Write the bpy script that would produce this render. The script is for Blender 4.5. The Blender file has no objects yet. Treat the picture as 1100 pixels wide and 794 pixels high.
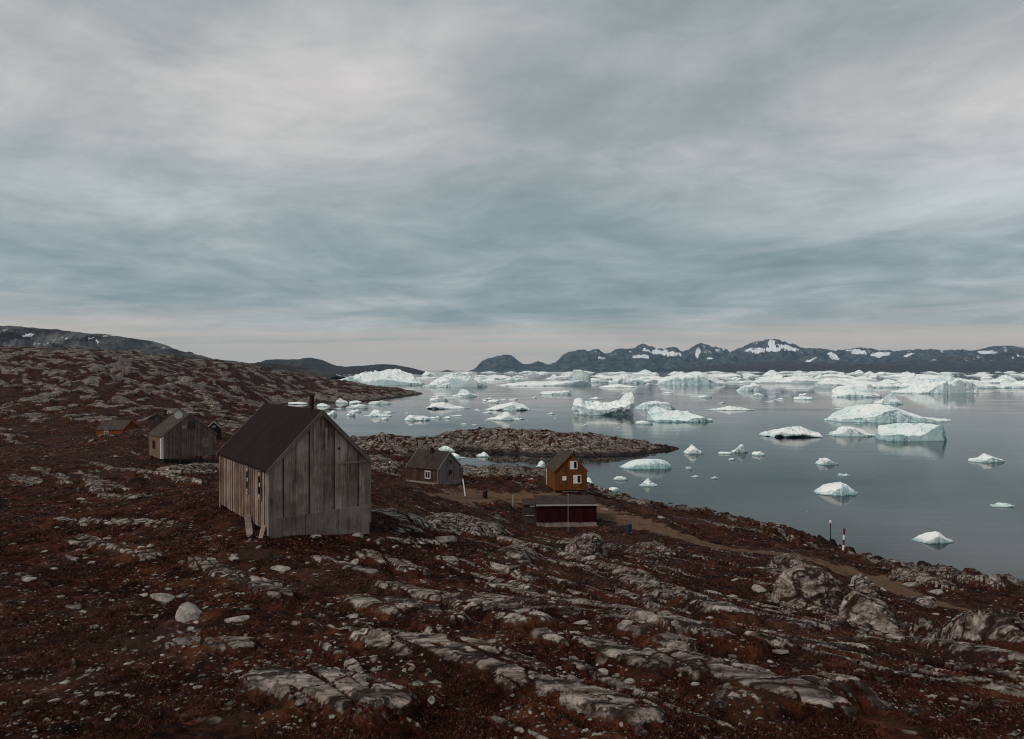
import bpy, bmesh, math, random
import numpy as np
from mathutils import Vector, Matrix, Euler

EYE = 20.0          # camera height above the water
F = 760.0           # focal length in photo pixels (photo is 1100 wide)
CX, CY = 550.0, 397.0
HAZE = 3.4e-5
SUN_E = 1.9
CLOUD_OFF = (2.2, 5.3, 0)
SKY_C = [(2.1,2.6,2.7),(2.9,3.35,3.4),(3.95,4.2,4.18),(5.3,5.3,5.25),(6.8,6.6,6.5)]
scene = bpy.context.scene
COL = scene.collection
R = math.radians
rng = np.random.default_rng(7)
random.seed(7)

# ------------------------------------------------------------------ helpers
def tag(o, label=None, cat=None, group=None, kind=None):
    if label: o['label'] = label
    if cat: o['category'] = cat
    if group: o['group'] = group
    if kind: o['kind'] = kind
    return o

def link(name, me, mat=None, parent=None):
    o = bpy.data.objects.new(name, me)
    COL.objects.link(o)
    if mat is not None and me is not None and not me.materials:
        me.materials.append(mat)
    if parent is not None: o.parent = parent
    return o

def empty(name, loc, rz=0.0):
    o = bpy.data.objects.new(name, None)
    COL.objects.link(o)
    o.location = loc; o.rotation_euler = (0, 0, rz)
    o.empty_display_size = 0.5
    return o

def np_mesh(name, co, quads, smooth=True):
    me = bpy.data.meshes.new(name)
    nv, nf, k = len(co), len(quads), quads.shape[1]
    me.vertices.add(nv)
    me.vertices.foreach_set('co', np.ascontiguousarray(co, dtype=np.float32).ravel())
    me.loops.add(nf * k); me.polygons.add(nf)
    me.loops.foreach_set('vertex_index', np.ascontiguousarray(quads, dtype=np.int32).ravel())
    me.polygons.foreach_set('loop_start', np.arange(0, nf * k, k, dtype=np.int32))
    me.polygons.foreach_set('loop_total', np.full(nf, k, dtype=np.int32))
    me.polygons.foreach_set('use_smooth', np.full(nf, smooth, dtype=bool))
    me.update(calc_edges=True); me.validate()
    return me

def attr(me, name, vals):
    a = me.attributes.new(name, 'FLOAT', 'POINT')
    a.data.foreach_set('value', np.ascontiguousarray(vals, dtype=np.float32).ravel())

def grid_quads(nr, nc):
    i = np.arange(nr - 1)[:, None] * nc + np.arange(nc - 1)[None, :]
    i = i.ravel()
    return np.stack([i, i + 1, i + 1 + nc, i + nc], 1)

class MB:
    """collects boxes, prisms and tubes and links them as one mesh object"""
    def __init__(s): s.v = []; s.f = []
    def hexa(s, p):
        b = len(s.v); s.v += [tuple(q) for q in p]
        for f in ((0,3,2,1),(4,5,6,7),(0,1,5,4),(1,2,6,5),(2,3,7,6),(3,0,4,7)):
            s.f.append(tuple(b + i for i in f))
        return s
    def box(s, x0, x1, y0, y1, z0, z1):
        return s.hexa([(x0,y0,z0),(x1,y0,z0),(x1,y1,z0),(x0,y1,z0),(x0,y0,z1),(x1,y0,z1),(x1,y1,z1),(x0,y1,z1)])
    def bar(s, a, b, w, h=None):
        h = w if h is None else h
        a = Vector(a); b = Vector(b); d = (b - a).normalized()
        up = Vector((0,0,1)) if abs(d.z) < .9 else Vector((1,0,0))
        u = d.cross(up).normalized() * w / 2; v = d.cross(u).normalized() * h / 2
        return s.hexa([a-u-v, a+u-v, a+u+v, a-u+v, b-u-v, b+u-v, b+u+v, b-u+v])
    def tube(s, a, b, r0, r1=None, n=12):
        r1 = r0 if r1 is None else r1
        a = Vector(a); b = Vector(b); d = (b - a).normalized()
        up = Vector((0,0,1)) if abs(d.z) < .9 else Vector((1,0,0))
        u = d.cross(up).normalized(); v = d.cross(u).normalized(); k = len(s.v)
        for c, r in ((a, r0), (b, r1)):
            for i in range(n):
                t = 2 * math.pi * i / n
                s.v.append(tuple(c + u * r * math.cos(t) + v * r * math.sin(t)))
        for i in range(n):
            j = (i + 1) % n; s.f.append((k+i, k+n+i, k+n+j, k+j))
        s.f.append(tuple(k + i for i in range(n))); s.f.append(tuple(k + n + i for i in reversed(range(n))))
        return s
    def extrude(s, poly, axis, a0, a1):
        """poly: list of 2D points; axis 'y': points are (x,z)"""
        k = len(s.v); n = len(poly)
        for a in (a0, a1):
            for p in poly:
                s.v.append((p[0], a, p[1]) if axis == 'y' else (a, p[0], p[1]))
        for i in range(n):
            j = (i + 1) % n; s.f.append((k+i, k+j, k+n+j, k+n+i))
        s.f.append(tuple(k + i for i in reversed(range(n)))); s.f.append(tuple(k + n + i for i in range(n)))
        return s
    def build(s, name, mat, parent=None, bevel=0.0):
        me = bpy.data.meshes.new(name)
        me.from_pydata(s.v, [], s.f); me.validate(); me.update()
        bm = bmesh.new(); bm.from_mesh(me)
        bmesh.ops.recalc_face_normals(bm, faces=bm.faces[:])
        bm.to_mesh(me); bm.free()
        o = link(name, me, mat, parent)
        if bevel:
            m = o.modifiers.new('bevel', 'BEVEL'); m.width = bevel; m.segments = 2; m.limit_method = 'ANGLE'
        return o

# ------------------------------------------------------------------ noise
_perm = np.random.default_rng(3).permutation(4096).astype(np.int64)
_ang = np.random.default_rng(4).uniform(0, 2 * np.pi, 4096)
_gx, _gy = np.cos(_ang).astype(np.float32), np.sin(_ang).astype(np.float32)
def pn(x, y, seed=0):
    """2D gradient noise, about -0.7..0.7"""
    x = np.asarray(x, np.float64); y = np.asarray(y, np.float64)
    xi = np.floor(x).astype(np.int64); yi = np.floor(y).astype(np.int64)
    xf = (x - xi).astype(np.float32); yf = (y - yi).astype(np.float32)
    def g(dx, dy):
        h = _perm[(_perm[(xi + dx + seed * 131) & 4095] + yi + dy) & 4095]
        return _gx[h] * (xf - dx) + _gy[h] * (yf - dy)
    u = xf * xf * xf * (xf * (xf * 6 - 15) + 10); v = yf * yf * yf * (yf * (yf * 6 - 15) + 10)
    a = g(0,0); b = g(1,0); c = g(0,1); d = g(1,1)
    return (a + u * (b - a)) + v * ((c + u * (d - c)) - (a + u * (b - a)))
def fbm(x, y, seed=0, oct=4, gain=.5, cell=None, lam=1.0):
    """fractal noise; octaves finer than the mesh cell fade out (lam: metres per unit)"""
    s = 0.0; a = 1.0; f = 1.0
    for i in range(oct):
        w = 1.0 if cell is None else np.clip((lam / f) / (2.2 * cell) - .5, 0, 1)
        s = s + a * w * pn(x * f, y * f, seed + i * 17); a *= gain; f *= 2.03
    return s
def ridge(n): return 1 - np.abs(n) * 2
def sstep(a, b, x):
    t = np.clip((x - a) / (b - a), 0, 1); return t * t * (3 - 2 * t)

# ------------------------------------------------------------------ base terrain (thin plate spline)
# control points in (bearing X/Y, log Y); the value is the fall below the eye divided by Y
pts = []
def P(px, py, Y): pts.append(((px - CX) / F, math.log(Y), (py - CY) / F))
def H(px, Y, h): pts.append(((px - CX) / F, math.log(Y), (EYE - h) / Y))
def S(px, py, h=.6, sea=True):
    Y = (EYE - h) * F / (py - CY); H(px, Y, h)
    if sea:
        H(px, Y * 1.07, -.9); H(px, Y * 1.2, -3); H(px, Y * 1.5, -5)
    return Y
# near slope
for px in (-700, -300, 100, 550, 1000, 1400, 1800):
    k = (px - 550) / 550.0
    H(px, 2.0, 18.2 - .2 * k); H(px, 4.5, 17.2 - .25 * k)
for px in (-400, 0, 300, 550, 800, 1100): P(px, 800 - abs(px - 550) * .02, 9.2)
P(1500, 800, 9.5)
P(92, 702, 13.8); P(-150, 700, 14); P(550, 702, 12.8); P(800, 702, 13.5); P(300, 702, 13); P(1008, 702, 18); P(1250, 705, 18)
P(92, 645, 18.5); P(300, 648, 17.5); P(550, 650, 18); P(-200, 640, 19)
P(92, 585, 28); P(0, 590, 27); P(-250, 590, 27); P(200, 600, 23.5); P(400, 608, 23.5); P(550, 618, 25)
P(92, 540, 42); P(0, 545, 40); P(-250, 550, 40)
P(290, 579, 25); P(396, 574, 27.3); P(236, 546, 30.4); P(340, 540, 33)
P(236, 528, 40); P(150, 522, 50); P(200, 511, 57)
P(92, 500, 68); P(0, 502, 66); P(-250, 505, 66)
P(172, 500, 73); P(223, 501, 76); P(190, 489, 83); P(200, 506, 70)
P(110, 474, 105); P(130, 468, 125); P(160, 463, 118); P(227, 471, 108); P(280, 500, 70)
# middle: between the near house and the shore
P(400, 555, 42); P(400, 530, 60); P(420, 521, 88); P(470, 521, 94); P(495, 521, 97); P(440, 516, 103)
P(400, 505, 112)
P(550, 592, 38); P(480, 570, 46); P(550, 576, 55); P(528, 556, 72); P(600, 578, 65); P(610, 570, 76); P(575, 575, 70); P(560, 571, 72); P(580, 582, 61); P(640, 569, 76.5); P(540, 550, 80); P(558, 563, 78.5); P(575, 567, 77); P(566, 552, 83)
P(556, 537, 88); P(612, 528, 91); P(520, 533, 88); P(600, 522, 100)
P(660, 556, 82); P(640, 536, 95)
P(640, 610, 38); P(700, 632, 30); P(700, 590, 55); P(700, 566, 74); P(760, 583, 70)
P(800, 655, 27); P(800, 615, 46); P(830, 597, 63); P(850, 590, 70)
P(880, 662, 33); P(880, 622, 47); P(880, 604, 61); P(945, 678, 27); P(940, 640, 41)
P(904, 595, 69); P(900, 612, 60)
P(1008, 650, 47); P(1100, 668, 42); P(1300, 690, 38); P(1008, 672, 33); P(1008, 628, 58)
# shore on the near side
shore = [(684, 540), (725, 549), (760, 552), (815, 566), (848, 570), (884, 584), (929, 599), (965, 608), (1007, 610), (1060, 622), (1120, 634), (1250, 655), (1500, 690)]
for p in shore: S(*p)
S(632, 521, .8); S(590, 507, .8); S(555, 503, 1.0); S(520, 504, 1.0); S(495, 506, .9); S(462, 502, .6); S(425, 497, .8); S(396, 496, .9)
# left: coast that runs back behind the near house to the low peninsula
for px, Y in ((372, 150), (345, 190), (318, 250), (300, 320)):
    H(px, Y, .6); H(px + 14, Y, -1.5); H(px + 40, Y, -4); H(px - 25, Y, 2.6)
for px, py in ((290, 433), (320, 432), (350, 431), (400, 428), (435, 424)):
    Y = (EYE - .4) * F / (py - CY); H(px, Y, .5); H(px, Y * .92, -1.5); H(px, Y * .8, -4)
P(322, 415, 490); P(350, 414, 505); P(400, 417, 545); P(440, 420, 610)
H(456, 620, -1.5); H(475, 620, -4); H(440, 690, -2); H(400, 680, -2); H(350, 680, -1); H(440, 800, -5); H(350, 850, -5); H(300, 800, -1)
P(92, 478, 105); P(0, 482, 100); P(92, 462, 135); P(0, 465, 130); P(-250, 470, 130)
P(92, 441, 180); P(0, 443, 180); P(-250, 445, 180); P(200, 452, 150); P(250, 452, 170); P(180, 441, 200); P(250, 438, 250); P(200, 427, 260)
P(92, 410, 265); P(0, 408, 265); P(-250, 400, 265); P(270, 424, 340); P(176, 405, 340)
P(92, 383, 370); P(0, 378, 370); P(-250, 368, 380); P(92, 380, 430); P(0, 374, 430); P(176, 390, 440); P(265, 397, 480); P(301, 412, 480); P(215, 394, 460)
P(92, 386, 560); P(0, 384, 560); P(-250, 378, 560); P(176, 397, 600); P(250, 401, 640); P(-250, 392, 900); P(92, 396, 900); P(200, 402, 900)
# open water
for Y in (140, 190, 280, 420, 600, 900):
    for px in (560, 760, 960, 1200, 1500):
        if not (Y < 150 and px < 650): H(px, Y, -5)
for Y, px in ((175, 420), (175, 480), (230, 380), (230, 460), (300, 370), (300, 460), (380, 360), (380, 460)): H(px, Y, -5)
for px in (1700,): 
    for Y in (110, 200, 500): H(px, Y, -5)
A = np.array(pts)
def _k(d2): return .5 * d2 * np.log(d2 + 1e-12)
def _fit(A, lam=2e-4):
    n = len(A); d2 = ((A[:, None, :2] - A[None, :, :2]) ** 2).sum(-1)
    K = _k(d2) + lam * np.eye(n); Q = np.c_[np.ones(n), A[:, :2]]
    M = np.block([[K, Q], [Q.T, np.zeros((3, 3))]])
    return np.linalg.solve(M, np.r_[A[:, 2], 0, 0, 0])
_w = _fit(A)
_tu = np.linspace(-1.65, 1.65, 640); _tv = np.linspace(math.log(1.3), math.log(1000), 520)
def _table():
    U, V = np.meshgrid(_tu, _tv); u = U.ravel(); v = V.ravel(); q = np.empty_like(u)
    for i in range(0, len(u), 40000):
        a, b = u[i:i+40000], v[i:i+40000]
        d2 = (a[:, None] - A[None, :, 0]) ** 2 + (b[:, None] - A[None, :, 1]) ** 2
        q[i:i+40000] = _k(d2) @ _w[:-3] + _w[-3] + _w[-2] * a + _w[-1] * b
    return q.reshape(U.shape)
_tab = _table()
def base_h(X, Y):
    X = np.asarray(X, float); Y = np.asarray(Y, float)
    fu = np.clip((X / Y - _tu[0]) / (_tu[1] - _tu[0]), 0, len(_tu) - 1.001); fv = np.clip((np.log(Y) - _tv[0]) / (_tv[1] - _tv[0]), 0, len(_tv) - 1.001)
    i = fu.astype(int); j = fv.astype(int); a = fu - i; b = fv - j
    q = (_tab[j, i] * (1 - a) + _tab[j, i + 1] * a) * (1 - b) + (_tab[j + 1, i] * (1 - a) + _tab[j + 1, i + 1] * a) * b
    return np.clip(EYE - q * Y, -7, 60)

_ys = np.exp(np.linspace(math.log(6), math.log(700), 900))
def hit(px, py):
    """where the view ray of a photo pixel meets the base terrain"""
    u, q = (px - CX) / F, (py - CY) / F
    h = base_h(u * _ys, _ys); r = EYE - q * _ys
    k = int(np.argmax(h >= r)) if (h >= r).any() else len(_ys) - 1
    return np.array([u * _ys[k], _ys[k]])

# ------------------------------------------------------------------ rock ribs, path, pads
ribs = [   # photo polyline, half width in m, height in m
    ([(80,583),(110,588),(162,602)], .5, .22), ([(205,608),(240,620),(274,631),(302,642)], .45, .22), ([(60,560),(150,566),(280,575)], .35, .12),
    ([(344,604),(400,618)], .3, .15), ([(396,602),(430,612),(446,619)], .5, .25), ([(478,605),(520,614),(574,628)], .4, .22),
    ([(540,583),(603,598),(662,618),(722,648)], 1.0, .4), ([(470,700),(530,716),(600,745)], .5, .22), ([(720,716),(800,735),(880,765)], .55, .25), ([(590,690),(650,704),(700,722)], .4, .2), ([(760,640),(810,652),(850,662)], .4, .2), ([(415,634),(473,647),(574,674)], .5, .28), ([(520,645),(570,654),(626,667)], .4, .22),
    ([(398,652),(440,660),(475,671)], .7, .28), ([(645,669),(690,684),(730,700)], .45, .25), ([(660,639),(690,648),(716,660)], .4, .2),
    ([(700,640),(740,652),(784,668)], .7, .45), ([(700,677),(750,693),(800,700)], .6, .4), ([(398,690),(450,704)], .5, .2),
    ([(840,674),(900,678),(960,681)], .45, .25), ([(185,698),(260,697)], .35, .15), ([(330,560),(420,566),(500,575)], .5, .2),
    ([(100,500),(160,510),(215,522)], .6, .3), ([(95,525),(150,538)], .5, .25), ([(690,588),(720,597)], .6, .35), ([(400,583),(470,588)], .4, .2),
    ([(800,760),(900,752)], .6, .3), ([(300,740),(420,765)], .6, .3), ([(1010,700),(1080,715)], .6, .3), ([(560,735),(680,775)], .5, .25),
    ([(730,548),(800,560)], .8, .4), ([(960,612),(1010,622),(1060,632)], 1.4, .8), ([(640,533),(690,545)], 1.2, .5),
]
domes = [  # px, py, half width px, half depth m, height m : big bare outcrops
    (872,658,40,2.8,.55), (941,678,38,2.4,.5), (850,619,30,2.6,.35), (627,588,28,3.0,.5), (990,628,22,4,1.0),
    (690,598,18,2.2,.5), (560,600,22,3,.5), (540,514,40,6,1.6), (585,512,14,5,1.2), (500,512,22,5,1.2), (410,502,22,6,1.2), (660,528,20,4,1.0),
    (420,560,40,4,.6), (500,572,40,5,1.0), (1060,700,35,2.5,1.0), (212,508,30,5,.7),
]
rib_w = [([hit(*p) for p in pl], w, h) for pl, w, h in ribs]
dome_w = [(hit(px, py), hw, hd, h) for px, py, hw, hd, h in domes]
path_px = [(470,533),(520,533),(570,536),(640,551),(672,559),(700,567),(743,581),(777,590),(829,595),(862,599),(900,610),(938,623),(972,638),(1008,650),(1060,661),(1130,676),(1240,695)]
path_pts = np.array([hit(*p) for p in path_px])
def dens(pl, step):
    out = []
    for a, b in zip(pl[:-1], pl[1:]):
        n = max(1, int(np.hypot(*(b - a)) / step)); out += [a + (b - a) * t for t in np.arange(n) / n]
    out.append(pl[-1]); return np.array(out)
_pd = dens(path_pts, .5)
for _ in range(60): _pd[1:-1] = .25 * _pd[:-2] + .5 * _pd[1:-1] + .25 * _pd[2:]
pads = []   # (x, y, radius): levelled ground round buildings
def seg_dist(X, Y, a, b):
    d = b - a; L = float(d @ d) + 1e-9
    t = np.clip(((X - a[0]) * d[0] + (Y - a[1]) * d[1]) / L, 0, 1)
    return np.hypot(X - a[0] - t * d[0], Y - a[1] - t * d[1])
TH = R(-52); CT, ST = math.cos(TH), math.sin(TH)

def full_h(X, Y, cell):
    """height, rock mask, sand mask of the land at X, Y (arrays)"""
    X = np.asarray(X, float); Y = np.asarray(Y, float)
    b = base_h(X, Y)
    h = b.copy()
    # strata frame: s runs along the rock's grain, c across it
    wx = 1.3 * fbm(X / 14, Y / 14, 5, 2); wy = 1.3 * fbm(X / 14, Y / 14, 9, 2)
    s = (X + wx) * CT + (Y + wy) * ST; c = -(X + wx) * ST + (Y + wy) * CT
    pathd = np.full(X.shape, 99.0)
    for a, q in zip(path_pts[:-1], path_pts[1:]):
        box = (X > min(a[0], q[0]) - 5) & (X < max(a[0], q[0]) + 5) & (Y > min(a[1], q[1]) - 5) & (Y < max(a[1], q[1]) + 5)
        if box.any(): pathd[box] = np.minimum(pathd[box], seg_dist(X[box], Y[box], a, q))
    calm = sstep(.9, 2.6, pathd)
    for (x, y, r) in pads: calm = np.minimum(calm, sstep(r * .8, r * 1.5, np.hypot(X - x, Y - y)))
    # broad undulation
    amp = np.clip(Y / 60, .25, 4)
    h += (.45 + .55 * calm) * (.35 * amp * fbm(X / 11, Y / 11, 21, 3, cell=cell, lam=11) + .9 * sstep(90, 300, Y) * fbm(X / 40, Y / 40, 23, 3, cell=cell, lam=40) * 2.2)
    # rock: ribs from the photo + noise ribs along the grain
    big = fbm(s / 26, c / 5.0, 31, 4, cell=cell, lam=5.5)
    mid = fbm(s / 9.0, c / 1.1, 41, 4, cell=cell, lam=1.1)
    fine = fbm(s / 3.2, c / .34, 43, 3, cell=cell, lam=.34)
    farrock = sstep(85, 170, Y)
    vf = fbm(s / 1.3, c / .13, 44, 3, cell=cell, lam=.13)
    wide = farrock * fbm(X / 8.5, Y / 6.5, 46, 5, .62, cell=cell, lam=6.5)
    wide2 = sstep(70, 120, Y) * fbm(X / 4.2, Y / 2.6, 48, 4, .62, cell=cell, lam=2.6)
    rk = sstep(.29, .40, big * .60 + mid * .66 + fine * .45 + vf * .2 + farrock * (.12 + 1.0 * wide) - .15 * sstep(-.02, -.2, X / Y) * sstep(45, 30, Y) - .45 * sstep(-.30, -.42, X / Y) * sstep(24, 18, Y) + .035 * sstep(-.1, .02, X / Y) * sstep(60, 40, Y) + .5 * wide2 + .17 * sstep(200, 330, Y))
    hr = rk * (.08 + .10 * ridge(mid) + .10 * farrock * 4) + farrock * (1.3 + 1.6 * sstep(180, 320, Y)) * np.abs(wide)
    extra = np.zeros_like(h); em = np.zeros_like(h)
    jag = fbm(s / 7.0, c / .5, 47, 4, cell=cell, lam=.5)
    for pl, w, hh in rib_w:
        d = np.full(X.shape, 99.0)
        xs = [p[0] for p in pl]; ys = [p[1] for p in pl]; mg = w * 4
        box = (X > min(xs) - mg) & (X < max(xs) + mg) & (Y > min(ys) - mg) & (Y < max(ys) + mg)
        if not box.any(): continue
        Xb, Yb = X[box], Y[box]; db = np.full(Xb.shape, 99.0)
        for a, q in zip(pl[:-1], pl[1:]): db = np.minimum(db, seg_dist(Xb, Yb, a, q))
        m = sstep(1.2, .6, db / w + .5 * jag[box] + .4 * fine[box] + .05)
        extra[box] = np.maximum(extra[box], hh * m); em[box] = np.maximum(em[box], m)
    for p, hw, hd, hh in dome_w:
        hwm = hw * p[1] / F
        e = np.sqrt(((X - p[0]) / hwm) ** 2 + ((Y - p[1]) / hd) ** 2)
        box = e < 2
        if not box.any(): continue
        m = sstep(1.3, .3, e[box] + .5 * fbm(X[box] / 1.8, Y[box] / 1.8, 51, 3) + .35 * jag[box])
        extra[box] = np.maximum(extra[box], hh * m ** .7); em[box] = np.maximum(em[box], sstep(.05, .35, m))
    # cracks: slabs broken across and along the grain
    cr1 = ridge(pn(s / 4.5 + .6 * mid, c / .62, 61)); cr2 = ridge(pn(s / 1.7, c / 1.2 + .5 * mid, 63))
    big1 = ridge(pn(s / 5.5 + .5 * big, c / 1.3, 65))
    lodc = np.clip(.5 / (3 * cell), 0, 1); lodb = np.clip(1.3 / (3 * cell), 0, 1)
    crack = -lodc * (.06 * sstep(.86, 1, cr1) + .045 * sstep(.9, 1, cr2)) - lodb * .20 * sstep(.84, 1, big1) * sstep(.1, .6, extra)
    rock = np.maximum(rk * .9, em)
    # shore: bare wet rock near the water
    sh = sstep(2.6, .9, b + 1.2 * fbm(X / 4, Y / 4, 71, 3)) * sstep(30, 60, Y)
    rock = np.maximum(rock, sh * sstep(-.25, .1, mid + big))
    land = sstep(-1.5, .2, b)
    rough = fbm(X / .9, Y / .9, 81, 5, cell=cell, lam=.9, gain=.55)
    h += calm * land * (hr + extra + rock * crack + rock * (.09 * jag + .035 * rough + .05 * fine) * np.clip(Y / 25, .7, 2.2) * (1 - .25 * em))
    h += sh * calm * (.75 * np.abs(fbm(X / 3.2, Y / 2.4, 73, 4, cell=cell, lam=2.4)) + .5 * sstep(.05, .3, fbm(X / 1.6, Y / 1.4, 75, 2, cell=cell, lam=1.4)) - .1)
    # heath: hummocks
    heath = 1 - rock
    h += land * heath * (.3 + .7 * calm) * (.10 * fbm(X / .7, Y / .7, 91, 4, cell=cell, lam=.7, gain=.6) + .12 * rough * np.clip(Y / 30, .6, 1.6))
    # blocky rubble in the middle and far ground
    far = sstep(40, 120, Y) * land
    h += far * calm * (.55 * np.abs(fbm(s / 3.5, c / 1.6, 95, 3, cell=cell, lam=1.6)) + sstep(120, 260, Y) * 2.4 * np.abs(fbm(s / 16, c / 7, 96, 3, cell=cell, lam=7)))
    rock *= sstep(.25, .8, calm) * (1 - 0) 
    for a, q in zip(path_pts[:3], path_pts[1:4]):
        nb = (np.abs(X - a[0]) < 22) & (np.abs(Y - a[1]) < 22)
        if nb.any(): pathd[nb] = np.minimum(pathd[nb], .55 * seg_dist(X[nb], Y[nb], a, q))
    sand = sstep(2.4, .8, pathd + 1.6 * fbm(X / 1.2, Y / 1.2, 99, 3))
    rock = rock * (1 - .8 * np.maximum(lodc * np.maximum(sstep(.86, .98, cr1), sstep(.9, .99, cr2)), lodb * sstep(.86, .97, big1)))  # crevice shade put into the colour: cracks turn from rock to dark heath
    return h, np.clip(rock, 0, 1), sand, em

# ------------------------------------------------------------------ node helpers
def mat(name):
    m = bpy.data.materials.new(name); m.use_nodes = True
    nt = m.node_tree; nt.nodes.clear()
    out = nt.nodes.new('ShaderNodeOutputMaterial'); b = nt.nodes.new('ShaderNodeBsdfPrincipled')
    nt.links.new(b.outputs[0], out.inputs['Surface'])
    return m, nt, b
class N:
    def __init__(s, nt): s.nt = nt
    def node(s, t, **kw):
        n = s.nt.nodes.new(t)
        for k, v in kw.items(): setattr(n, k, v)
        return n
    def put(s, sock, v):
        if hasattr(v, 'is_linked') or isinstance(v, bpy.types.NodeSocket): s.nt.links.new(v, sock)
        else: sock.default_value = v
    def math(s, op, a, b=0.0, c=None, clamp=False):
        n = s.node('ShaderNodeMath', operation=op, use_clamp=clamp)
        s.put(n.inputs[0], a); s.put(n.inputs[1], b)
        if c is not None: s.put(n.inputs[2], c)
        return n.outputs[0]
    def vmul(s, v, k):
        n = s.node('ShaderNodeVectorMath', operation='MULTIPLY'); s.put(n.inputs[0], v); n.inputs[1].default_value = k
        return n.outputs[0]
    def noise(s, v, scale, detail=4, rough=.55, dist=0.0):
        n = s.node('ShaderNodeTexNoise'); s.put(n.inputs['Vector'], v)
        n.inputs['Scale'].default_value = scale; n.inputs['Detail'].default_value = detail
        n.inputs['Roughness'].default_value = rough; n.inputs['Distortion'].default_value = dist
        return n.outputs[0]
    def voro(s, v, scale, feature='F1'):
        n = s.node('ShaderNodeTexVoronoi', feature=feature); s.put(n.inputs['Vector'], v); n.inputs['Scale'].default_value = scale
        return n.outputs[0]
    def ramp(s, f, stops, interp='LINEAR'):
        n = s.node('ShaderNodeValToRGB'); s.put(n.inputs[0], f); e = n.color_ramp.elements; n.color_ramp.interpolation = interp
        while len(e) < len(stops): e.new(.5)
        for i, (p, c) in enumerate(stops):
            e[i].position = p; e[i].color = (*c, 1) if len(c) == 3 else c
        return n.outputs[0]
    def step(s, f, a, b):
        n = s.node('ShaderNodeMapRange', interpolation_type='SMOOTHSTEP'); s.put(n.inputs[0], f)
        n.inputs[1].default_value = a; n.inputs[2].default_value = b
        return n.outputs[0]
    def mix(s, f, a, b, mode='MIX'):
        n = s.node('ShaderNodeMix', data_type='RGBA', blend_type=mode); s.put(n.inputs[0], f)
        for k, v in ((6, a), (7, b)):
            if isinstance(v, tuple): v = (*v, 1)[:4]
            s.put(n.inputs[k], v)
        return n.outputs[2]
    def attr(s, name, kind='GEOMETRY'):
        n = s.node('ShaderNodeAttribute', attribute_name=name, attribute_type=kind); return n
    def bump(s, h, strength, dist, normal=None):
        n = s.node('ShaderNodeBump'); s.put(n.inputs['Height'], h); n.inputs['Strength'].default_value = strength; n.inputs['Distance'].default_value = dist
        if normal is not None: s.put(n.inputs['Normal'], normal)
        return n.outputs[0]

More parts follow.
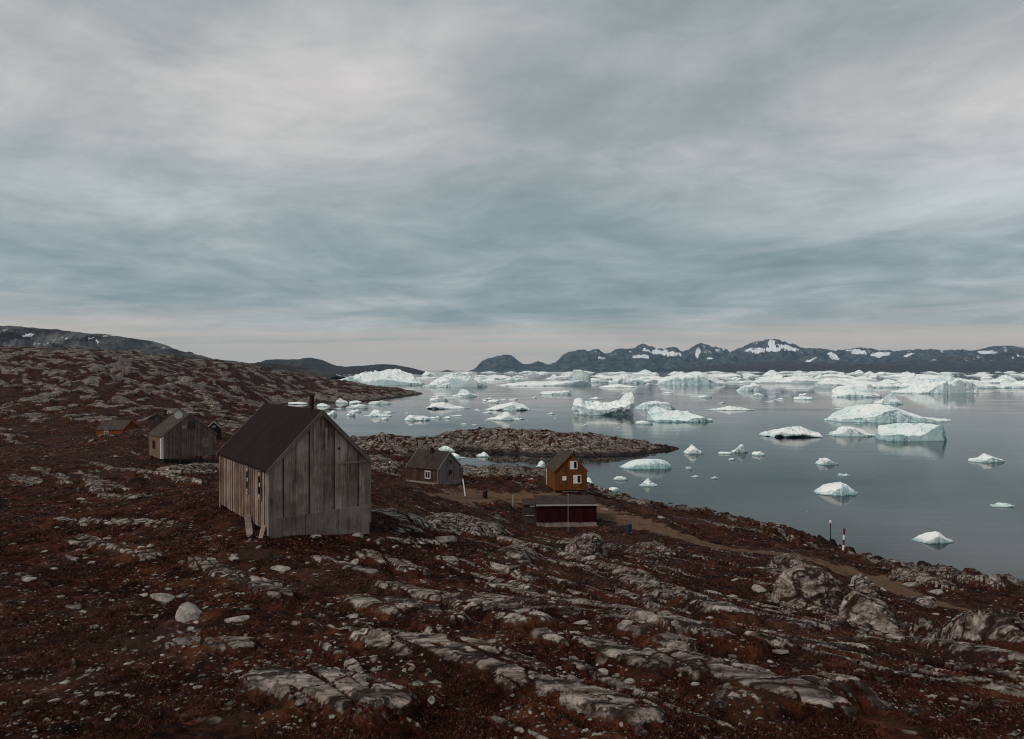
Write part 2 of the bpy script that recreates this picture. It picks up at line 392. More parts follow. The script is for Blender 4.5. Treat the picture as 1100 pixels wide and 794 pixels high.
def ground_mat(name='heath_and_rock'):
    m, nt, b = mat(name); n = N(nt)
    g = n.node('ShaderNodeNewGeometry'); pos = g.outputs['Position']
    rock = n.attr('rock').outputs['Fac']; sand = n.attr('sand').outputs['Fac']
    # grain frame
    mp = n.node('ShaderNodeMapping'); mp.inputs['Rotation'].default_value = (0, 0, -TH); mp.inputs['Scale'].default_value = (.15, 1.0, .6)
    nt.links.new(pos, mp.inputs['Vector']); gv = mp.outputs[0]
    fine = n.noise(pos, 5.5, 6, .65); mid = n.noise(pos, .9, 5, .6); broad = n.noise(pos, .16, 4, .6)
    grain = n.noise(gv, 5.5, 8, .72, .12); grain2 = n.noise(gv, 1.3, 5, .6)
    # heath: crowberry, dwarf birch, moss, dead grass
    hc = n.ramp(n.math('ADD', n.math('MULTIPLY', mid, .55), n.math('MULTIPLY', fine, .45)),
                [(.36, (.0025, .0014, .0012)), (.45, (.0115, .0038, .0026)), (.51, (.032, .0096, .0058)), (.58, (.060, .0185, .0098)), (.69, (.10, .042, .021))])
    hc = n.mix(n.math('MULTIPLY', n.step(n.noise(pos, .42, 5, .65), .50, .60), .72), hc, n.mix(fine, (.004, .0028, .0024), (.022, .012, .0085)))
    hc = n.mix(n.math('MULTIPLY', n.step(broad, .48, .64), .32), hc, n.mix(fine, (.02, .012, .009), (.075, .05, .037)))
    orange = n.step(n.noise(pos, .33, 4, .6), .57, .70)
    hc = n.mix(n.math('MULTIPLY', orange, .7), hc, n.mix(fine, (.02, .008, .005), (.12, .042, .014)))
    straw = n.step(n.noise(pos, 2.6, 6, .7), .60, .72)
    hc = n.mix(n.math('MULTIPLY', straw, .5), hc, (.085, .062, .044))
    # rock: grey gneiss with pale bands, dark lichen and rust
    rc = n.ramp(grain, [(.34, (.016, .010, .008)), (.43, (.088, .066, .055)), (.51, (.205, .168, .147)), (.64, (.43, .375, .335))])
    rc = n.mix(n.step(broad, .45, .68), rc, n.mix(.5, rc, (.13, .11, .105)))
    rc = n.mix(n.math('MULTIPLY', n.step(grain2, .54, .66), .55), rc, (.45, .395, .355))
    lich = n.step(n.noise(pos, 3.1, 6, .72), .54, .62)
    rc = n.mix(n.math('MULTIPLY', lich, .72), rc, (.024, .019, .018))
    crk = None
    rust = n.step(n.noise(pos, .8, 4, .6), .60, .75)
    rc = n.mix(n.math('MULTIPLY', rust, .35), rc, (.17, .085, .05))
    # cracks along and across the grain, crevice shade painted in as dark moss colour
    wv = n.node('ShaderNodeVectorMath', operation='ADD'); nz = n.node('ShaderNodeTexNoise'); nt.links.new(pos, nz.inputs['Vector']); nz.inputs['Scale'].default_value = 1.2; nz.inputs['Detail'].default_value = 4
    nt.links.new(gv, wv.inputs[0]); nt.links.new(n.vmul(nz.outputs['Color'], (.5, .9, .5)), wv.inputs[1])
    e1 = n.voro(wv.outputs[0], .9, 'DISTANCE_TO_EDGE'); e2 = n.voro(wv.outputs[0], 3.4, 'DISTANCE_TO_EDGE')
    sel = n.noise(pos, .6, 4, .6)
    crk = n.math('MAXIMUM', n.step(e1, .075, .02), n.math('MULTIPLY', n.step(e2, .11, .03), n.step(sel, .42, .56)))
    rc = n.mix(n.math('MULTIPLY', crk, .92), rc, n.mix(fine, (.006, .004, .0035), (.022, .010, .007)))
    # gritty edge between rock and heath
    rk = n.step(n.math('ADD', rock, n.math('MULTIPLY', n.math('SUBTRACT', n.noise(pos, 7, 5, .7), .5), 1.3)), .38, .62)
    col = n.mix(rk, hc, rc)
    # small pebbles and rock flakes showing through the heath
    pv = n.voro(pos, 5.2); pebn = n.noise(pos, .7, 3, .6)
    peb = n.math('MULTIPLY', n.step(pv, .22, .14), n.step(pebn, .46, .60))
    pv2 = n.voro(n.vmul(pos, (1, 1, .6)), 1.9)
    peb2 = n.math('MULTIPLY', n.step(n.math('ADD', pv2, n.math('MULTIPLY', fine, .2)), .32, .24), n.step(n.noise(pos, .31, 3, .6), .44, .58))
    pc = n.ramp(fine, [(.34, (.07, .058, .052)), (.64, (.36, .32, .295))])
    pebs = n.math('MAXIMUM', peb, peb2)
    col = n.mix(pebs, col, pc)
    sn = n.step(n.math('ADD', sand, n.math('MULTIPLY', n.math('SUBTRACT', fine, .5), .9)), .35, .65)
    col = n.mix(n.math('MULTIPLY', sn, .85), col, n.mix(fine, (.065, .037, .024), (.175, .108, .073)))
    # dark wet, weed-covered band at the waterline
    sp = n.node('ShaderNodeSeparateXYZ'); nt.links.new(pos, sp.inputs[0])
    wet = n.step(n.math('ADD', sp.outputs[2], n.math('MULTIPLY', mid, .7)), 1.35, .65)
    col = n.mix(n.math('MULTIPLY', wet, .85), col, (.013, .009, .008))
    nt.links.new(col, b.inputs['Base Color'])
    b.inputs['Roughness'].default_value = .95; b.inputs['Specular IOR Level'].default_value = .04
    hgt = n.math('ADD', n.math('MULTIPLY', fine, .6), n.math('ADD', n.math('MULTIPLY', n.math('SUBTRACT', grain, n.math('MULTIPLY', crk, .8)), n.math('MULTIPLY', rk, .9)), n.math('MULTIPLY', pebs, .5)))
    nt.links.new(n.bump(hgt, .9, .09), b.inputs['Normal'])
    return m
M_ground = ground_mat()

def sheet(name, us, Ys, hfun, keep, material):
    U, YY = np.meshgrid(us, Ys); X = U * YY
    cell = np.maximum(np.gradient(us)[None, :] * YY, np.gradient(Ys)[:, None] * np.ones_like(U) * .6)
    h, rock, sand, em = hfun(X, YY, cell)
    co = np.stack([X, YY, h], -1).reshape(-1, 3)
    q = grid_quads(len(Ys), len(us))
    q = q[(h.ravel()[q] > keep).any(1)]
    used = np.unique(q); re = np.full(len(co), -1); re[used] = np.arange(len(used))
    me = np_mesh(name, co[used], re[q], True)
    attr(me, 'rock', rock.ravel()[used]); attr(me, 'sand', sand.ravel()[used])
    o = link(name, me, material); tag(o, kind='structure')
    return o

# building sites (x, y, radius) get levelled ground
def corner(px, py, Y): return np.array([(px - CX) / F * Y, Y, EYE - (py - CY) / F * Y])
SITES = {}
def site(key, px, py, Y, a, W, L):
    C = corner(px, py, Y); g = np.array([math.sin(a), math.cos(a), 0]); s_ = np.array([-math.cos(a), math.sin(a), 0])
    ctr = C + g * W / 2 + s_ * L / 2
    SITES[key] = (ctr, R(90) - a); pads.append((ctr[0], ctr[1], .5 * math.hypot(W, L)))
site('near', 289.5, 579, 25.0, R(53.6), 3.82, 6.6)
site('left', 173.4, 493.4, 75.0, R(48.5), 5.6, 4.6)
site('grey', 470.3, 519.6, 95.0, R(32), 5.05, 5.4)
site('yellow', 596, 528, 90.0, R(81), 4.15, 5.0)
site('shed', 577, 566, 78.0, R(88), 6.6, 3.4)
site('orange', 104, 469, 120.0, R(88), 5.0, 4.0)
site('hut', 222.5, 470.5, 108.0, R(70), 1.9, 2.2)
site('dark', 160, 461, 104.0, R(86), 2.3, 2.5)

us = np.concatenate([np.linspace(-1.5, -.77, 90)[:-1], np.linspace(-.77, .77, 1150), np.linspace(.77, 1.5, 90)[1:]])
Ys = np.concatenate([np.geomspace(1.5, 7.6, 40)[:-1], np.geomspace(7.6, 115, 560)[:-1], np.geomspace(115, 960, 250)])
ground = sheet('ground', us, Ys, full_h, -1.6, M_ground)

def gz(x, y):
    h, r, s_, e = full_h(np.array([[x]]), np.array([[y]]), np.array([[y / 700]])); return float(h[0, 0])

# the rocky island in the channel
def island_h(X, Y, cell):
    px = X / Y * F + CX
    near = np.interp(px, [330,350,387,446,500,547,600,640,665,696,729,740], [168,168,161,160,172,163,158,158,160,165,172,174])
    crest = np.interp(px, [335,350,367,385,412,430,446,458,475,499,515,535,559,580,600,620,640,655,670,684,708,729,738], [-1.5,1.5,3.0,3.2,4.0,3.6,3.0,2.9,3.2,3.6,3.9,4.6,4.2,4.2,4.0,4.1,3.7,3.1,2.7,2.1,1.1,.3,-1.5])
    wid = np.interp(px, [330,446,560,660,735], [20,24,32,26,8])
    t = (Y - near) / wid + .12 * fbm(X / 9, Y / 9, 201, 3)
    prof = np.where(t < .75, sstep(-.12, .75, t), sstep(1.35, .75, t))
    b = -1.4 + (crest + 1.2) * prof ** .8
    wx = 3 * fbm(X / 15, Y / 15, 203, 2)
    s = (X + wx) * CT + Y * ST; c = -(X + wx) * ST + Y * CT
    up = sstep(-1, 1.0, b)
    jag = fbm(s / 9, c / 3.2, 205, 4, cell=cell, lam=3.2); rough = fbm(X / 2.2, Y / 2.2, 207, 4, cell=cell, lam=2.2)
    blk = np.abs(fbm(s / 4.2, c / 1.7, 209, 4, cell=cell, lam=1.7)); cr = sstep(.82, .98, ridge(pn(s / 5.5 + .6 * jag, c / 2.0, 211)))
    h = b + up * (1.05 * np.abs(jag) + .55 * blk + .35 * rough - .25 - .45 * cr)
    rock = sstep(-.06, .16, jag * .6 + .7 * rough + .35 * blk + .34 * sstep(.8, .35, t) + .12 * sstep(520, 600, px) - .08) * (1 - .85 * cr)
    return h, rock, np.zeros_like(h), rock
us2 = np.linspace((325 - CX) / F, (745 - CX) / F, 560); Ys2 = np.geomspace(142, 222, 330)
island = sheet('island', us2, Ys2, island_h, -1.0, M_ground)

# path sheet, draped over the levelled ground
pm, nt, b = mat('trodden_gravel'); n = N(nt)
pos = n.node('ShaderNodeNewGeometry').outputs['Position']; f1 = n.noise(pos, 3, 6, .7); f2 = n.noise(pos, .5, 3)
col = n.mix(n.math('ADD', n.math('MULTIPLY', f1, .7), n.math('MULTIPLY', f2, .3)), (.045, .024, .015), (.165, .099, .063))
col = n.mix(n.step(n.noise(pos, 1.6, 6, .75), .53, .60), col, (.026, .013, .009))
nt.links.new(col, b.inputs['Base Color']); b.inputs['Roughness'].default_value = .95; b.inputs['Specular IOR Level'].default_value = .05
nt.links.new(n.bump(f1, .8, .05), b.inputs['Normal'])
d = np.gradient(_pd, axis=0); d /= np.linalg.norm(d, axis=1)[:, None] + 1e-9; nrm = np.stack([-d[:, 1], d[:, 0]], 1)
offs = np.linspace(-1, 1, 9)
wv = .48 + .14 * pn(np.arange(len(_pd)) / 5.0, np.zeros(len(_pd)), 77) + .2 * sstep(len(_pd) * .75, len(_pd), np.arange(len(_pd)))
PX = _pd[:, None, :] + nrm[:, None, :] * (offs[None, :] * wv[:, None])[..., None]
jit = pn(PX[..., 0] * 1.7, PX[..., 1] * 1.7, 78) * .25
PX += nrm[:, None, :] * (jit * np.abs(offs)[None, :])[..., None]
ph, _, _, _ = full_h(PX[..., 0], PX[..., 1], np.full(PX.shape[:2], .15))
ph = ph + .05 * (1 - np.abs(offs)[None, :] ** 3) + .012
me = np_mesh('path', np.concatenate([PX, ph[..., None]], -1).reshape(-1, 3), grid_quads(len(_pd), 9), True)
tag(link('path', me, pm), kind='structure')

# ------------------------------------------------------------------ building materials
def wood(name, stops, streak=1.0, bumpd=.01, axis='z', dark=.5, rough=.85):
    """weathered boards: grain along the board, each board its own tone"""
    m, nt, b = mat(name); n = N(nt)
    tc = n.node('ShaderNodeTexCoord').outputs['Object']; g = n.node('ShaderNodeNewGeometry')
    k = {'z': (9, 9, .55), 'x': (.55, 9, 9), 'y': (9, .55, 9)}[axis]
    off = n.node('ShaderNodeVectorMath', operation='ADD'); n.put(off.inputs[0], n.vmul(tc, k))
    cb = n.node('ShaderNodeCombineXYZ'); n.put(cb.inputs[0], n.math('MULTIPLY', g.outputs['Random Per Island'], 37.0)); n.put(off.inputs[1], cb.outputs[0])
    gr = n.noise(off.outputs[0], 2.2, 7, .7, .3); bl = n.noise(tc, 1.1, 5, .65)
    f = n.math('ADD', n.math('MULTIPLY', gr, .55 * streak), n.math('ADD', n.math('MULTIPLY', bl, .45), n.math('MULTIPLY', n.math('SUBTRACT', g.outputs['Random Per Island'], .5), .16)))
    c = n.ramp(f, stops)
    c = n.mix(n.math('MULTIPLY', n.step(n.noise(n.vmul(tc, k), 1.2, 6, .75), .56, .68), dark), c, (.02, .013, .011))
    c = n.mix(n.math('MULTIPLY', n.step(n.noise(n.vmul(tc, (3, 3, 1.6)), 1.7, 7, .75), .55, .66), dark * .45), c, stops[-1][1])
    nt.links.new(c, b.inputs['Base Color']); b.inputs['Roughness'].default_value = rough; b.inputs['Specular IOR Level'].default_value = .08
    nt.links.new(n.bump(gr, .6, bumpd), b.inputs['Normal'])
    return m
def plain(name, c1, c2, scale=3, rough=.8, metal=0.0, bumpd=.004, spec=.08):
    m, nt, b = mat(name); n = N(nt)
    tc = n.node('ShaderNodeTexCoord').outputs['Object']
    f = n.noise(tc, scale, 6, .65)
    nt.links.new(n.mix(n.step(f, .3, .7), c1, c2), b.inputs['Base Color'])
    b.inputs['Roughness'].default_value = rough; b.inputs['Metallic'].default_value = metal; b.inputs['Specular IOR Level'].default_value = spec
    nt.links.new(n.bump(n.noise(tc, scale * 8, 4), .5, bumpd), b.inputs['Normal'])
    return m
M = {
 'panel': wood('weathered_panel', [(.33, (.058, .033, .025)), (.45, (.165, .112, .091)), (.55, (.275, .21, .182)), (.68, (.43, .365, .33))], 1.0),
 'batten': wood('weathered_batten', [(.3, (.055, .042, .037)), (.5, (.12, .098, .088)), (.7, (.235, .205, .19))]),
 'board': wood('bleached_board', [(.3, (.06, .034, .025)), (.46, (.14, .092, .07)), (.6, (.26, .195, .163)), (.75, (.40, .33, .29))]),
 'band': wood('grey_band', [(.33, (.08, .058, .049)), (.47, (.19, .15, .132)), (.65, (.33, .28, .255))], .8, dark=.8),
 'grey': wood('grey_board', [(.3, (.052, .035, .029)), (.5, (.125, .095, .084)), (.7, (.22, .182, .166))]),
 'pale': wood('pale_board', [(.3, (.075, .06, .054)), (.5, (.165, .14, .13)), (.7, (.27, .24, .226))]),
 'brown': wood('brown_board', [(.3, (.024, .012, .009)), (.5, (.048, .026, .020)), (.7, (.085, .052, .041))]),
 'tan': wood('tan_board', [(.3, (.07, .038, .025)), (.5, (.15, .088, .058)), (.7, (.23, .15, .105))]),
 'dgrey': wood('dark_board', [(.3, (.016, .011, .010)), (.5, (.038, .028, .025)), (.7, (.075, .058, .052))]),
 'ochre': wood('ochre_board', [(.3, (.085, .028, .009)), (.5, (.155, .054, .017)), (.7, (.22, .086, .031))], .7, dark=.3),
 'orange': wood('orange_board', [(.3, (.11, .030, .009)), (.5, (.19, .050, .014)), (.7, (.26, .08, .026))], .6, dark=.2),
 'red': wood('dark_red_board', [(.3, (.015, .0022, .0022)), (.5, (.028, .0042, .0038)), (.7, (.046, .0085, .007))], .6, dark=.2),
 'black': wood('tarred_board', [(.3, (.007, .005, .005)), (.6, (.018, .013, .012))]),
 'felt': plain('brown_roof_felt', (.0115, .0064, .0055), (.0185, .0108, .0095), 1.3, .9, bumpd=.01),
 'felt_grey': plain('grey_roof_felt', (.036, .028, .023), (.070, .056, .047), 1.6, .9, bumpd=.01),
 'felt_dark': plain('dark_roof_felt', (.026, .018, .016), (.05, .037, .032), 1.5, .9, bumpd=.01),
 'white': plain('old_white_paint', (.50, .47, .45), (.74, .72, .70), 4, .6),
 'cream': plain('grey_trim_paint', (.22, .2, .19), (.36, .33, .31), 4, .7),
 'glass': plain('dark_glass', (.006, .007, .008), (.012, .013, .014), 2, .12, spec=.5),
 'metal': plain('rusty_metal', (.012, .009, .008), (.03, .02, .016), 6, .6, .1),
 'concrete': plain('stained_concrete', (.11, .095, .088), (.22, .20, .19), 2.5, .9),
 'galv': plain('galvanised_steel', (.26, .26, .26), (.40, .40, .40), 5, .45, .6),
 'redp': plain('marker_red', (.10, .012, .014), (.16, .02, .02), 5, .6),
 'blue': plain('blue_plastic', (.012, .02, .045), (.02, .03, .06), 5, .5),
}
def wall_boards(mb, a, b, z0, tops, bw, th, nrm, gap=.012, jitter=.012, battens=None):
    """boards standing side by side from a to b (2D); tops(t) gives the top height at 0..1"""
    a = Vector((*a, 0)); b = Vector((*b, 0)); L = (b - a).length; d = (b - a) / L; nr = Vector((*nrm, 0))
    k = max(1, round(L / bw)); w = L / k
    for i in range(k):
        t0 = (i * w + gap / 2) / L; t1 = ((i + 1) * w - gap / 2) / L
        o = random.uniform(0, jitter); zz = z0 - random.uniform(0, .04)
        spl = [t0, t1] if not (t0 < .5 < t1 and tops(.5) > max(tops(t0), tops(t1)) + 1e-4) else [t0, .5, t1]
        for p, q in zip(spl[:-1], spl[1:]):
            A0 = a + d * p * L; B0 = a + d * q * L; i0 = nr * (o * .5 - .004); o1 = nr * (th + o)
            mb.hexa([A0 + i0 + Vector((0,0,zz)), B0 + i0 + Vector((0,0,zz)), B0 + o1 + Vector((0,0,zz)), A0 + o1 + Vector((0,0,zz)),
                     A0 + i0 + Vector((0,0,tops(p))), B0 + i0 + Vector((0,0,tops(q))), B0 + o1 + Vector((0,0,tops(q))), A0 + o1 + Vector((0,0,tops(p)))])
def house(key, name, label, cat, W, L, z0, hw, rise, front, side, roofm, bw=(.16, .16), over=(.14, .16), rake='cream', th=.022, group=None, sgap=(.012, .012), sdrop=0.0):
    """gable house: gable at y=-L/2 (and L/2), ridge along y.  Returns the root Empty and a few helpers"""
    ctr, rz = SITES[key]
    root = empty(name, ctr, rz); tag(root, label, cat, group)
    x, y = W / 2, L / 2
    core = MB().extrude([(-x + .02, z0 + .02), (x - .02, z0 + .02), (x - .02, hw), (0, hw + rise - .03), (-x + .02, hw)], 'y', -y + .02, y - .02)
    top = lambda t: hw + rise * (1 - abs(2 * t - 1)) - .03
    for sgn in (-1, 1):
        wall_boards(core, (-x, sgn * (y - .016)), (x, sgn * (y - .016)), z0, top, bw[0], th, (0, sgn))
    core.build('wall', front, root)
    for sgn in (-1, 1):
        sb = MB()
        wall_boards(sb, (sgn * (x - .016), -y + .04), (sgn * (x - .016), y - .04), z0 - sdrop, lambda t: hw - .01, bw[1], th, (sgn, 0), *sgap)
        sb.build('side_wall', side, root)
    # roof: two slabs
    rf = MB(); ov, oe = over; sl = rise / x; tk = .07
    n_ = math.hypot(1, sl)
    for sgn in (-1, 1):
        xe = x + oe; ze = hw - sl * oe
        p = [(0, hw + rise), (sgn * xe, ze), (sgn * xe, ze + tk), (0, hw + rise + tk * n_)]
        rf.extrude(p, 'y', -y - ov, y + ov)
    roof = rf.build('roof', roofm, root)
    # rake boards along both gables
    for sgn in (-1, 1):
        for sd in (-1, 1):
            xe = x + oe + .01
            p = [(0, hw + rise - .10), (sd * xe, hw - sl * oe - .10), (sd * xe, hw - sl * oe + tk + .012), (0, hw + rise + tk * n_ + .012)]
            MB().extrude(p, 'y', *sorted((sgn * (y + ov + .003), sgn * (y + ov + .035)))).build('rake_board', M[rake], root)
    return root, roof
def corner_boards(root, W, L, z0, z1, m, w=.11, which=((-1,-1),(1,-1),(-1,1),(1,1))):
    for sx, sy in which:
        x, y = sx * W / 2, sy * L / 2
        mb = MB()
        mb.box(*sorted((x + sx * .045, x - sx * w)), *sorted((y + sy * .03, y + sy * .05)), z0, z1)
        mb.box(*sorted((x + sx * .025, x + sx * .047)), *sorted((y + sy * .028, y - sy * w)), z0, z1)
        mb.build('corner_board', m, root)
def window(root, face, pos, z, w, h, L, W, frame='white', half=False, mull=1, fw=.07, blind=None):
    """face: 'front' (y=-L/2) or 'left' (x=-W/2); pos along the wall"""
    def T(mb):   # local wall frame (u along, d outward, z up) -> house frame
        out = []
        for (u, d, zz) in mb.v:
            if face == 'front': out.append((pos + u, -L / 2 - d, z + zz))
            else: out.append((-W / 2 - d, pos - u, z + zz))
        mb.v = out; return mb
    f = MB()
    f.box(-w/2, -w/2 + fw, .0, .075, 0, h); f.box(w/2 - fw, w/2, .0, .075, 0, h)
    f.box(-w/2 + fw, w/2 - fw, .0, .075, 0, fw); f.box(-w/2 + fw, w/2 - fw, .0, .075, h - fw, h)
    for i in range(mull):
        u = -w/2 + w * (i + 1) / (mull + 1); f.box(u - .022, u + .022, .0, .068, fw, h - fw)
    fo = T(f).build('window', M[frame], root)
    g = MB(); g.box(-w/2 + fw, w/2 - fw, .0, .034, fw, h - fw); T(g).build('pane', M['glass'], fo)
    if blind:
        s = MB(); a, b2 = blind; s.box(-w/2 + fw + a * (w - 2*fw), -w/2 + fw + b2 * (w - 2*fw), .02, .052, fw, h - fw); T(s).build('blind', M['white'], fo)
    return fo
def posts(root, spots, z0, m, r=.07, name='stilt'):
    for (x, y, zb) in spots: MB().box(x - r, x + r, y - r, y + r, zb, z0).build(name, m, root)

# near weathered house -------------------------------------------------
W, L = 3.82, 6.6; HW = 2.47; RISE = 1.93
root, roof = house('near', 'weathered_house', 'large weathered timber house with dark brown roof and stovepipe, biggest of the houses', 'house',
             W, L, .38, HW, RISE, M['panel'], M['board'], M['felt'], (.45, .23), (.10, .12), 'batten', sgap=(.07, .03), sdrop=.12)
# gable: battens over the panel seams, the horizontal seam, two pale strips
for i in range(1, 8):
    t = i / 8; xx = -W/2 + W * t; zt = HW + RISE * (1 - abs(2*t - 1)) - .12
    MB().box(xx - .016, xx + .016, -L/2 - .052, -L/2 - .03, .66, zt).build('batten', M['dgrey' if i % 2 else 'panel'], root)
MB().box(.62, W/2 - .05, -L/2 - .058, -L/2 - .045, HW - .03, HW + .03).build('seam_board', M['panel'], root)
for xx in (-.28, .16): MB().box(xx - .035, xx + .035, -L/2 - .062, -L/2 - .045, HW + .55, HW + 1.36).build('light_strip', M['cream'], root)
MB().box(.63, .70, -L/2 - .06, -L/2 - .04, HW + .52, HW + .60).build('knot_hole', M['black'], root)
# paler skirting along the foot of the gable
sk = MB()
wall_boards(sk, (-W/2 + .02, -L/2 - .02), (W/2 - .02, -L/2 - .02), -.32, lambda t: .70 + .10 * t, 1.27, .035, (0, -1), .015)
sk.build('skirting', M['band'], root)
corner_boards(root, W, L, .1, HW - .02, M['band'], .13, ((-1,-1),(1,-1),(-1,1)))
for yy in (-L/2 + .62, -L/2 + 2.15):
    fo = window(root, 'left', yy + .35, 1.25, .36, 1.08, L, W, 'board', fw=.035, mull=0)
    for zz, uu in ((.93, .02), (.55, -.03), (.12, .05)):
        MB().box(-W/2 - .075, -W/2 - .04, yy + .35 - .10 + uu, yy + .35 + .06 + uu, 1.25 + zz - .07, 1.25 + zz + .06).build('broken_pane', M['cream'], fo)
# underside: sill beam, stilts, stones and a fallen plank against the side
MB().box(-W/2 + .06, -W/2 + .2, -L/2 + .06, L/2 - .06, .25, .38).build('sill_beam', M['black'], root)
MB().box(-W/2 + .16, W/2 - .06, -L/2 + .10, L/2 - .1, -.3, .37).build('underfloor_shade', M['black'], root)  # solid black box standing in for the shade under the floor
posts(root, [(-W/2 + .1, -L/2 + .4, -.5), (-W/2 + .1, -1.5, -.5), (-W/2 + .1, .4, -.5), (-W/2 + .1, 2.0, -.5), (-W/2 + .1, L/2 - .15, -.6), (W/2 - .1, L/2 - .15, -.6), (W/2-.1, 0, -.6)], .26, M['dgrey'], .08)
MB().bar((-W/2 - .12, -L/2 + 2.3, .50), (-W/2 - .5, -L/2 + .55, -.02), .22, .04).build('fallen_plank', M['band'], root)
MB().bar((-W/2 - .06, -L/2 + .42, .42), (-W/2 - .30, -L/2 + .12, -.08), .16, .04).build('fallen_plank', M['board'], root)
pp = MB().tube((.0, -L/2 + 1.0, HW + RISE - .2), (.0, -L/2 + 1.0, HW + RISE + .62), .085, n=16); pp.tube((0, -L/2 + 1.0, HW + RISE + .56), (0, -L/2 + 1.0, HW + RISE + .64), .105, n=16)
pp.build('stovepipe', M['metal'], root)

# left grey house on stilts --------------------------------------------
W, L = 5.6, 4.6; HW, RISE = 2.42, 2.25
root, roof = house('left', 'stilt_house', 'grey board house on stilts with a white satellite dish on its roof', 'house',
             W, L, 0.06, HW, RISE, M['grey'], M['tan'], M['felt_grey'], (.17, .2), (.1, .14), 'grey')
corner_boards(root, W, L, .04, HW - .02, M['white'], .2, ((-1,-1),)); corner_boards(root, W, L, .04, HW - .02, M['grey'], .1, ((1,-1),(-1,1)))
window(root, 'front', .25, 3.05, .75, .85, L, W, 'dgrey', mull=0)
MB().box(1.35, 2.12, -L/2 - .05, -L/2 - .02, 1.0, 2.0).build('boarded_window', M['band'], root)
MB().box(-.72, -.32, -L/2 - .05, -L/2 - .02, 3.15, 3.45).build('vent_board', M['cream'], root)
window(root, 'left', .4, .9, .8, .9, L, W, 'dgrey', mull=1)
posts(root, [(a, -L/2 + .15, -1.6) for a in (-2.6, -.9, .9, 2.6)] + [(2.6, L/2 - .2, -1.6), (-2.6, L/2 - .2, -1.2)], .03, M['dgrey'], .09)
MB().bar((.2, -L/2 - .5, -.55), (4.6, -L/2 - 1.0, -1.5), .12).build('ramp_rail', M['grey'], root)
dish = MB(); dz = HW + 1.55; dx = -1.0
rim = []
for i in range(6):
    r0, r1 = i / 6 * .42, (i + 1) / 6 * .42
    dish.tube((dx, -L/2 + .5 - .16 * (i/6)**2, dz + .62), (dx, -L/2 + .5 - .16 * ((i+1)/6)**2, dz + .62), max(r0, .01), r1, 20)
do = dish.build('satellite_dish', M['white'], root)
MB().tube((dx, -L/2 + .52, dz + .6), (dx + .02, -L/2 + .6, dz - .35), .04).build('dish_mast', M['galv'], do)

# grey house by the channel ----------------------------------------------
W, L = 5.05, 5.4; HW, RISE = 1.95, 2.05
root, roof = house('grey', 'gabled_house', 'dark brown and grey timber house with one small white window in its long wall', 'house',
             W, L, .12, HW, RISE, M['pale'], M['brown'], M['felt_dark'], (.2, .2), (.12, .16), 'cream')
corner_boards(root, W, L, .1, HW - .02, M['grey'], .12, ((-1,-1),(1,-1)))
window(root, 'left', -1.0, .55, .95, 1.05, L, W, 'white', mull=1, fw=.1)
window(root, 'front', .2, .8, .8, .8, L, W, 'grey', mull=1)
window(root, 'front', .3, 2.35, .5, .6, L, W, 'dgrey', mull=0)
MB().box(-W/2 - .05, W/2 + .05, -L/2 - .05, L/2 + .05, -.7, .11).build('foundation', M['concrete'], root)
MB().box(W/2 - 1.5, W/2 - .3, -L/2 - .08, -L/2 - .02, .15, 1.75).build('door', M['band'], root)
MB().box(W/2 + .06, W/2 + 1.15, -L/2 + .3, L/2 - 1.6, -.5, 1.5).build('lean_to', M['grey'], root)
ch = MB().box(-.55, -.2, -.2, .2, HW + RISE - .6, HW + RISE + .42).build('chimney', M['metal'], roof)
ch.parent = roof
MB().box(-.6, -.15, -.25, .25, HW + RISE + .425, HW + RISE + .5).build('chimney_cap', M['metal'], roof)

# ochre house ----------------------------------------------------------
W, L = 4.15, 5.0; HW, RISE = 2.62, 2.05
root, roof = house('yellow', 'ochre_house', 'small orange brown house on stilts with white windows, standing behind the dark red shed', 'house',
             W, L, .12, HW, RISE, M['ochre'], M['ochre'], M['felt_grey'], (.14, .14), (.14, .2), 'ochre')
corner_boards(root, W, L, .1, HW - .02, M['white'], .14, ((-1, 1),)); corner_boards(root, W, L, .1, HW - .02, M['ochre'], .1, ((-1,-1),(1,-1)))
window(root, 'front', .38, 2.78, .98, 1.05, L, W, 'white', mull=1, fw=.09, blind=(0, .5))
window(root, 'front', .85, .95, 1.05, 1.08, L, W, 'white', mull=1, fw=.09, blind=(0, .5))
window(root, 'front', -.85, 1.38, .52, .55, L, W, 'white', mull=0, fw=.09, blind=(0, 1))
MB().tube((.72, -L/2 + 1.3, HW + 1.0), (.72, -L/2 + 1.3, HW + RISE + .28), .13, n=14).build('chimney', M['metal'], roof)
posts(root, [(a, c, -.75) for a in (-1.95, -.65, .65, 1.95) for c in (-2.3, 2.3)], .08, M['dgrey'], .08)
MB().box(-1.1, .9, -2.42, -2.34, -.12, -.04).build('brace', M['band'], root)
MB().box(-W/2 + .05, W/2 - .05, -L/2 + .1, L/2 - .1, .0, .11).build('floor_beam', M['dgrey'], root)
# plank patches on the left roof slope
for yy in (-1.2, .3, 1.6):
    MB().bar((-W/2 - .16, yy, HW - .07), (-.05, yy, HW + RISE + .03), .07, .03).build('roof_lath', M['brown'], roof)

